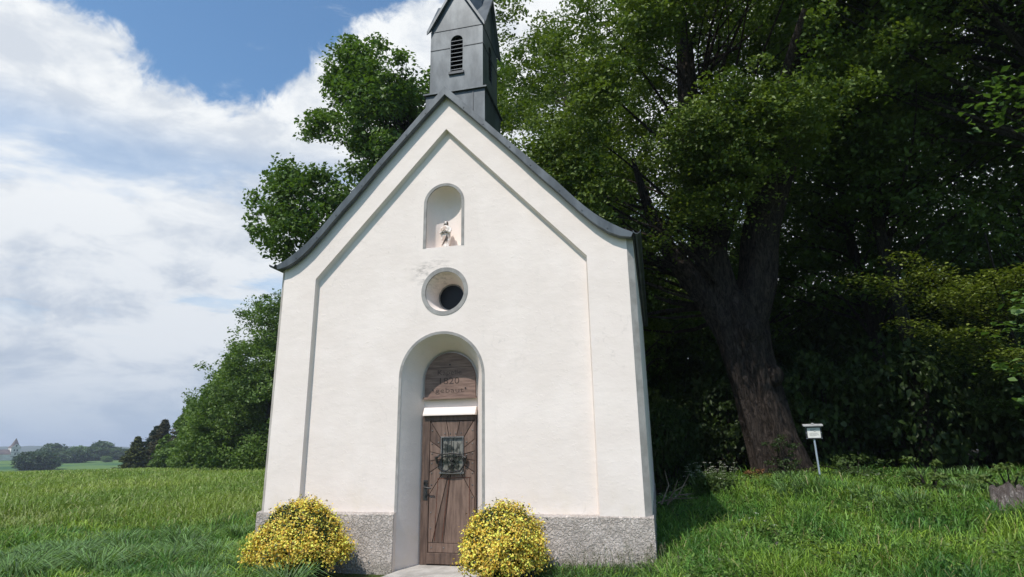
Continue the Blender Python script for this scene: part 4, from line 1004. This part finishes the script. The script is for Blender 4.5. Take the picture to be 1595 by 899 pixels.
# ---------------------------------------------------------------- the two yellow variegated bushes
def ybush(x, y, rx, ry, H, seed, label, n=34000, lean=0):
    root = empty('variegated_bush', (x, y, 0)); tag(root, label, 'bush', 'yellow variegated bushes flanking the chapel door'); g = np.random.default_rng(seed)
    nc = 420; dirs = unit(g.normal(size=(nc, 3))); dirs[:, 2] = np.abs(dirs[:, 2])*1.25-.45
    rad = g.uniform(.84, 1.04, nc); bulge = np.array([1+.30*mnoise.noise(Vector(d_)*1.5+Vector((seed, 0, 0)))+.10*mnoise.noise(Vector(d_)*3.4+Vector((seed, 3, 0))) for d_ in dirs])
    zc = H*.47
    cc = dirs*(rad*bulge)[:, None]*np.array([rx, ry, H*.53])*.93+np.array([0, 0, zc])
    ci = g.integers(0, nc, n); dd = g.normal(size=(n, 3))*.042
    P = cc[ci]+dd; out = unit(P-np.array([0, 0, zc*.8])); N = unit(g.normal(size=(n, 3))*.75+out*.9+np.array([-.1, -.35, .45]))
    keep = P[:, 2] > -.05; P, N, ci, out = P[keep], N[keep], ci[keep], out[keep]; n = len(P)
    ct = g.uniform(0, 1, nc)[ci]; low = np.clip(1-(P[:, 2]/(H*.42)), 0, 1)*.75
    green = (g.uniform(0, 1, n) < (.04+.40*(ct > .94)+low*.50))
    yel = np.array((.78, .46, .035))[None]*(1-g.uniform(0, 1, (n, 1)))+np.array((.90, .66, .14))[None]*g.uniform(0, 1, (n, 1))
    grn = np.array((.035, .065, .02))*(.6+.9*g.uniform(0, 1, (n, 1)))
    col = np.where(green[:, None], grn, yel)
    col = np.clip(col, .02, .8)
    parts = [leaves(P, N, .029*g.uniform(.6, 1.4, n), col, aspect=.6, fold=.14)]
    # inner dark green leaves that fill the body
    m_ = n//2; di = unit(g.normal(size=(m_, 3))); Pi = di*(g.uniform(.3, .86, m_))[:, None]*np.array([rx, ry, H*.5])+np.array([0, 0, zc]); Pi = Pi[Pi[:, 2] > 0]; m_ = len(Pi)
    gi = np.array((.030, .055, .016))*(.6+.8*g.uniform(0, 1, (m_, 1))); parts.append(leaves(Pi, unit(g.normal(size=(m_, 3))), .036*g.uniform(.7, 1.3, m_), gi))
    # shoots sticking out on top
    for k in range(14):
        a = g.uniform(0, 6.28); r_ = g.uniform(.1, .8); b0 = np.array([rx*r_*math.cos(a), ry*r_*math.sin(a), zc+H*.47*math.sqrt(max(0, 1-r_**2))]); L = g.uniform(.02, .07); q = 7
        pp = b0+np.outer(np.linspace(0, 1, q), np.array([g.normal()*.03, g.normal()*.03, L]))+g.normal(size=(q, 3))*.008
        parts.append(leaves(pp, unit(g.normal(size=(q, 3))), np.full(q, .020), np.tile(np.array([(.20, .17, .05)]), (q, 1))))
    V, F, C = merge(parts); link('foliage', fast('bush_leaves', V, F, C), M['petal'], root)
    mb = MB()
    for k in range(40):
        c = cc[int(g.integers(0, nc))]; mb.tube([(c[0]*.12, c[1]*.12, -.05), (c[0]*.55, c[1]*.55, c[2]*.45), tuple(c*.96)], [.016, .010, .004], 5)
    mb.build('stem', M['bark2'], root)
ybush(-1.63, -.56, .62, .44, 1.02, 61, 'larger yellow leaved bush hiding the plinth at the left corner of the chapel')
ybush(.98, -.60, .49, .44, 1.0, 62, 'rounder yellow leaved bush just right of the chapel door', 25000)

# ---------------------------------------------------------------- distant things
def farbroad(x, y, H, r, seed, label, c1, c2, name='tree', ls=1.0, n=90, group=None):
    z = float(ground(x, y)); root = empty('broadleaf_tree', (x, y, z)); tag(root, label, 'tree', group)
    (V, F, C), cc = clump_crown([(0, 0, H*.55, r, r, H*.45, 3), (r*.3, 0, H*.3, r*.9, r*.8, H*.3, 2)], n, 34, r*.26, ls, c1, c2, flat=.7, shell=.6, seed=seed, zmin=0)
    mb = MB(); mb.tube([(0, 0, -1), (0, 0, H*.7)], [r*.09, r*.03], 7); mb.build('trunk', M['bark2'], root); link('crown', fast('far_crown', V, F, C), M['leaf'], root); return root
farbroad(-258.5, 199.5, 7.2, 7.6, 500, 'large round dark tree in the far field just right of the church tower', (.022, .050, .018), (.055, .095, .032), ls=1.1, n=260)
FG = 'trees of the distant tree line beyond the fields'
kinds = [farbroad(-360, 290, 9.5, 7.5, 501, 'dark round tree in the distant tree line', (.035, .070, .030), (.075, .12, .045), n=110, ls=1.6, group=FG),
         farbroad(-352, 300, 8, 6.5, 502, 'fresh light green tree in the distant tree line', (.085, .15, .045), (.15, .23, .07), n=110, ls=1.5, group=FG),
         farbroad(-345, 309, 11, 8, 503, 'tall dull green tree in the distant tree line', (.045, .085, .035), (.09, .14, .055), n=110, ls=1.7, group=FG)]
kl = ['dark round tree in the distant tree line', 'fresh light green tree in the distant tree line', 'tall dull green tree in the distant tree line']
for i in range(46):
    a = R(141.5)+R(15.5-i*.44)*-1*1.0+R(random.uniform(-.25, .25)); k = (0, 1, 2, 1, 0, 2, 1)[i % 7] if random.random() < .8 else random.randrange(3)
    a = R(134.6+i*.155+random.uniform(-.1, .1)); rr = random.choice((415, 450, 480, 510))+random.uniform(-8, 8)
    x = CAM[0]+rr*math.cos(a); y = CAM[1]+rr*math.sin(a)
    sc_ = random.uniform(.36, .58) if k == 1 and rr < 470 else random.uniform(.48, .78)
    copy_tree(kinds[k], (x, y, float(ground(x, y))), random.uniform(0, 6), sc_, kl[k])
def church():
    x, y = CAM[0]-.7986*560, CAM[1]+.6018*560
    z = -3.6; root = empty('church', (x, y, z), math.atan2(y-CAM[1], x-CAM[0])-math.pi/2+.35); tag(root, 'far village church with white tower and pointed dark spire, at the left edge', 'church')
    root.scale = (.92, .92, .80)
    wm = noisy('church_wall', (.55, .52, .48), (.7, .67, .62), .9, 0, .3, 2, .1, .02); rm_ = noisy('church_roof', (.10, .085, .085), (.16, .13, .12), .8, 0, .3, 2, .1, .02)
    b = MB(); b.box(-3, 3, -3, 3, 0, 11); 
    b.add([(-3, -3, 11), (3, -3, 11), (0, -3, 14.2), (-3, 3, 11), (3, 3, 11), (0, 3, 14.2)], [(0, 1, 2), (3, 5, 4)])
    b.build('tower', wm, root)
    b = MB(); b.add([(-3.3, -3.2, 10.8), (0, -3.2, 14.4), (3.3, -3.2, 10.8), (-3.3, 3.2, 10.8), (0, 3.2, 14.4), (3.3, 3.2, 10.8)], [(0, 1, 4, 3), (1, 2, 5, 4)])
    b.add([(-1.9, -1.9, 13), (1.9, -1.9, 13), (1.9, 1.9, 13), (-1.9, 1.9, 13), (0, 0, 19.2)], [(0, 1, 4), (1, 2, 4), (2, 3, 4), (3, 0, 4)])
    b.build('tower_roof', rm_, root)
    b = MB()
    for z_ in (3.0, 6.6, 10.2):
        b = MB(); b.box(-3.08, 3.08, -3.08, 3.08, z_, z_+.35); b.build('string_course', rm_, root)
    for x_, z_ in ((-.9, 7.6), (.9, 7.6), (0, 11.4), (0, 4.4)):
        b = MB(); b.box(x_-.45, x_+.45, -3.06, -2.9, z_, z_+1.6); b.build('window', M['black'], root)
    b = MB(); b.box(-16, -3.1, -4, 4, 0, 5.2); b.build('nave', wm, root)
    b = MB(); b.add([(-16.4, -4.4, 5), (-16.4, 0, 9.2), (-16.4, 4.4, 5), (-3.1, -4.4, 5), (-3.1, 0, 9.2), (-3.1, 4.4, 5)], [(0, 1, 4, 3), (1, 2, 5, 4), (0, 2, 1), (3, 4, 5)]); b.build('nave_roof', rm_, root)
church()

# ---------------------------------------------------------------- grass
def blades(P, H, Wd, lean, ldir, col, col_tip, curl=1.):
    n = len(P); wd = rng.uniform(0, 6.283, n); wv = np.stack([np.cos(wd), np.sin(wd), np.zeros(n)], 1)*(Wd/2)[:, None]
    lv_ = np.stack([np.cos(ldir), np.sin(ldir), np.zeros(n)], 1)
    up_ = np.zeros((n, 3)); up_[:, 2] = 1
    a = P; b_ = P+up_*(H*.45)[:, None]+lv_*(lean*H*.16)[:, None]; m_ = P+up_*(H*(.82-.10*lean*curl))[:, None]+lv_*(lean*H*.50)[:, None]
    t = P+up_*(H*(1-.42*lean*curl))[:, None]+lv_*(lean*H*.98)[:, None]
    V = np.stack([a-wv, a+wv, b_-wv, b_+wv, m_-wv*.7, m_+wv*.7, t], 1).reshape(-1, 3); i = np.arange(n)*7
    F = np.concatenate([np.stack(x, 1) for x in ((i, i+1, i+3), (i, i+3, i+2), (i+2, i+3, i+5), (i+2, i+5, i+4), (i+4, i+5, i+6))])
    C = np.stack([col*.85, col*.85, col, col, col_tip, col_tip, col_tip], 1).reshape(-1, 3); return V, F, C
def fbm(x, y, s, o=0.):
    return np.array([mnoise.fractal(Vector((a*s+o, b_*s-o, o)), 1., 2., 3) for a, b_ in zip(x, y)])
def wedge(n, a0, a1, r0, r1):
    """points about the camera spot, density falling with distance squared"""
    a = rng.uniform(a0, a1, n); r = r0*(r1/r0)**rng.uniform(0, 1, n); return CAM[0]+r*np.cos(a), CAM[1]+r*np.sin(a), r
def in_chapel(x, y): return (np.abs(x) < 2.68) & (y > -.02) & (y < 6.3) | ((x > -2.7) & (x < 1.45) & (y > -1.1) & (y < .1)) | ((x > -1.0) & (x < 1.1) & (y > -2.3) & (y < .1))
def tint(x, y, c1, c2, s, o): 
    f = np.clip(fbm(x, y, s, o)*1.1+.5, 0, 1)[:, None]; return np.array(c1)*(1-f)+np.array(c2)*f
# near meadow: everywhere within about 16 m
def meadow():
    parts = []
    # angles measured from +x; picture spans about 61 to 145 degrees
    x, y, r = wedge(300000, R(52), R(152), 3.6, 24)
    k = ~in_chapel(x, y) & ~((x > -2) & (y > 7.2+.4*np.sin(x*1.3))) & ~((y > 6.3) & (x < 3.0) & (x > -4.5)); x, y, r = x[k], y[k], r[k]
    z = ground(x, y); n = len(x); f = fbm(x, y, .55, 3.3); right = x > 2.6
    f2 = fbm(x, y, 1.1, 7.7); H = np.where(right, .15+.15*np.clip(f+.5, 0, 1.2)+.16*np.clip(f2+.3, 0, 1), .13+.16*np.clip(f+.5, 0, 1.2)+.14*np.clip(f2+.3, 0, 1))*rng.uniform(.4, 1.3, n)
    nearwall = (np.abs(x) < 3.2) & (y > -.8); H = np.where(nearwall & ~right, H*.8, H)
    Wd = (.0040+.00062*r)*rng.uniform(.6, 1.5, n); lean = rng.uniform(.2, 1.25, n); ld = rng.normal(1.0, 1.9, n)+2.*np.clip(f, -1, 1)
    c = tint(x, y, (.055, .130, .024), (.130, .225, .044), .6, 9.)
    fr = fbm(x, y, 1.4, 21.)[:, None]; c = np.where(fr > .22, c*np.array([1.45, 1.20, .95]), c); c = np.where(fr < -.30, c*np.array([.62, .78, .9]), c)
    c = np.where(right[:, None], c*np.array([1.05, 1.08, .85]), c*np.array([1.18, 1.14, 1.05])); rv = rng.uniform(.55, 1.5, (n, 1)); c = c*rv
    dry = rng.uniform(0, 1, n) < .035; c[dry] = np.array((.26, .23, .10))*rng.uniform(.7, 1.2, (dry.sum(), 1))
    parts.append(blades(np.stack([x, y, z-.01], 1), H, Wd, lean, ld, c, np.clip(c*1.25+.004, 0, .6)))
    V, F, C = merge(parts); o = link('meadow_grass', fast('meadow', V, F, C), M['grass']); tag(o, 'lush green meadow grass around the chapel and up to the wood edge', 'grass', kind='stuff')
meadow()
def tussocks():
    spots = [(-5.0, -1.6, .42, 240)]; parts = []; g = np.random.default_rng(8)
    cs = []
    for k in range(34):      # left foreground: long arching tufts
        a = R(g.uniform(118, 146)); r = g.uniform(6.2, 12.5); cs.append((CAM[0]+r*math.cos(a), CAM[1]+r*math.sin(a), g.uniform(.26, .42), 170, 1.25))
    for k in range(10):
        cs.append((-5.0+g.normal()*.5, -1.0+g.normal()*.45, .42, 260, 1.35))
    for k in range(26):     # right: upright tufts below the wood
        cs.append((g.uniform(4.6, 8.6), g.uniform(2.2, 6.2), g.uniform(.26, .42), 150, .7))
    for x0, y0, H, n, ln in cs:
        if in_chapel(np.array([x0]), np.array([y0]))[0] or (abs(x0) < 3.1 and y0 > -1.2): continue
        a = g.uniform(0, 6.28, n); r = .16*np.sqrt(g.uniform(0, 1, n)); x, y = x0+r*np.cos(a), y0+r*np.sin(a); z = ground(x, y)
        c = np.array((.055, .120, .040))*(1-g.uniform(0, 1, (n, 1)))+np.array((.165, .26, .090))*g.uniform(0, 1, (n, 1))
        parts.append(blades(np.stack([x, y, z], 1), H*g.uniform(.7, 1.25, n), .011*g.uniform(.7, 1.2, n), ln*g.uniform(.5, 1.2, n), a+g.normal(size=n)*.6, c, c*1.25))
    V, F, C = merge(parts); o = link('tussock_grass', fast('tussock', V, F, C), M['grass']); tag(o, 'long arching blue-green tufts of grass standing above the shorter meadow', 'grass', kind='stuff')
tussocks()
def barley():
    x, y, r = wedge(210000, R(100), R(150), 13.5, 160); bd = 13.6+1.1*np.sin(x*.55)+.7*np.sin(y*.9+1)
    k = (r > bd) & ~in_chapel(x, y) & ((x < -3.2) | (y < 0))
    # stop at the wood edge
    ex, ey = np.array([3, 12, 24, 33, 44, 58, 84, 110]), np.array([9, 18, 29, 36.5, 44.5, 56, 75, 84]); lim = np.interp(-x, -ex, ey); k &= (y < lim)
    x, y, r = x[k], y[k], r[k]; n = len(x); z = ground(x, y); f = fbm(x, y, .09, 4.)
    H = .50*rng.uniform(.6, 1.2, n)*np.clip((r-bd[k])/3+.45, .45, 1); Wd = (.004+.00085*r)*rng.uniform(.6, 1.5, n); lean = rng.uniform(.15, 1.1, n); ld = rng.normal(.4, 2.4, n)
    c = tint(x, y, (.125, .200, .034), (.205, .270, .056), .13, 2.)*rng.uniform(.7, 1.3, (n, 1))
    pale = rng.uniform(0, 1, n) < .11; c[pale] = np.array((.30, .33, .14))*rng.uniform(.7, 1.2, (pale.sum(), 1))
    # a trampled pale strip near the edge
    st_ = np.exp(-(((r-17.2)/1.0)**2)-(((np.arctan2(y-CAM[1], x-CAM[0])-R(143))/R(6))**2))[:, None]; c = c*(1-.6*st_)+np.array((.30, .30, .14))*.6*st_
    H = H*(1-.55*st_[:, 0])
    V, F, C = blades(np.stack([x, y, z-.02], 1), H, Wd, lean, ld, c, np.clip(c*1.2, 0, .6)); o = link('field_crop', fast('barley', V, F, C), M['grass']); tag(o, 'wide field of young yellow-green barley stretching to the left', 'crop', kind='stuff')
barley()
def weeds():
    """broad leaved ground cover and clover in the right meadow"""
    x, y, r = wedge(30000, R(60), R(93), 5.0, 15); k = ~in_chapel(x, y) & (x > 2.9) & (y < 6.9); x, y = x[k], y[k]; f = fbm(x, y, .9, 14.); k = f > .02; x, y, f = x[k], y[k], f[k]
    n = len(x); z = ground(x, y)+rng.uniform(.06, .30, n); c = np.array((.055, .105, .020))*(1-rng.uniform(0, 1, (n, 1)))+np.array((.13, .20, .045))*rng.uniform(0, 1, (n, 1))
    V, F, C = leaves(np.stack([x, y, z], 1), unit(rng.normal(size=(n, 3))*.5+np.array([0, -.1, 1])), rng.uniform(.022, .055, n), c, aspect=.8)
    o = link('ground_weeds', fast('weeds', V, F, C), M['leaf']); tag(o, 'broad leaved weeds mixed into the grass right of the chapel', 'weeds', kind='stuff')
weeds()
def stalks():
    """flowering grass stalks against the right plinth"""
    parts = []; g = np.random.default_rng(33); n = 130; x = g.uniform(1.45, 3.0, n); y = g.uniform(-.50, -.10, n); H = g.uniform(.22, .52, n); z = ground(x, y)
    c = np.array((.09, .11, .045))*g.uniform(.6, 1.4, (n, 1)); ld = g.normal(2.2, .8, n)
    parts.append(blades(np.stack([x, y, z], 1), H, np.full(n, .0055), g.uniform(.1, .45, n), ld, c, c))
    q = 16; lean_ = .3
    for i in range(n):
        t = g.uniform(.72, 1.0, q); p = np.stack([x[i]+np.cos(ld[i])*.28*H[i]*t**2, y[i]+np.sin(ld[i])*.28*H[i]*t**2, z[i]+H[i]*t*.93], 1)+g.normal(size=(q, 3))*.006
        parts.append(leaves(p, unit(g.normal(size=(q, 3))), np.full(q, .014), np.tile(np.array([(.13, .12, .075)]), (q, 1))*g.uniform(.7, 1.3, (q, 1)), aspect=.45))
    # leafy grass at the foot
    m_ = 5200; x = np.concatenate([g.uniform(1.3, 3.1, m_), g.uniform(-3.2, -2.3, 900)]); y = g.uniform(-.75, -.05, len(x)); H = g.uniform(.08, .27, len(x))*np.where(x > 0, 1, .8); z = ground(x, y); c = np.array((.04, .085, .022))*(.6+1.1*g.uniform(0, 1, (len(x), 1)))
    parts.append(blades(np.stack([x, y, z], 1), H, np.full(len(x), .009), g.uniform(.3, 1.1, len(x)), g.uniform(0, 6.28, len(x)), c, c*1.2))
    V, F, C = merge(parts); o = link('seeding_grass', fast('stalks', V, F, C), M['grass']); tag(o, 'flowering grass stalks growing along the foot of the chapel plinth', 'grass', kind='stuff')
stalks()

# ---------------------------------------------------------------- haze
def haze():
    b = MB(); b.box(-2600, 900, -600, 3200, -12, 45); m = bpy.data.materials.new('haze'); m.use_nodes = True; t = NT(m.node_tree); t.n.clear()
    v = t.node('ShaderNodeVolumePrincipled', {'Color': (.72, .82, 1., 1), 'Density': .00034, 'Anisotropy': .2}); t.node('ShaderNodeOutputMaterial', {'Volume': v.outputs[0]})
    o = b.build('haze', m); tag(o, 'thin blue summer haze over the far fields and hills', 'haze', kind='stuff')
haze()
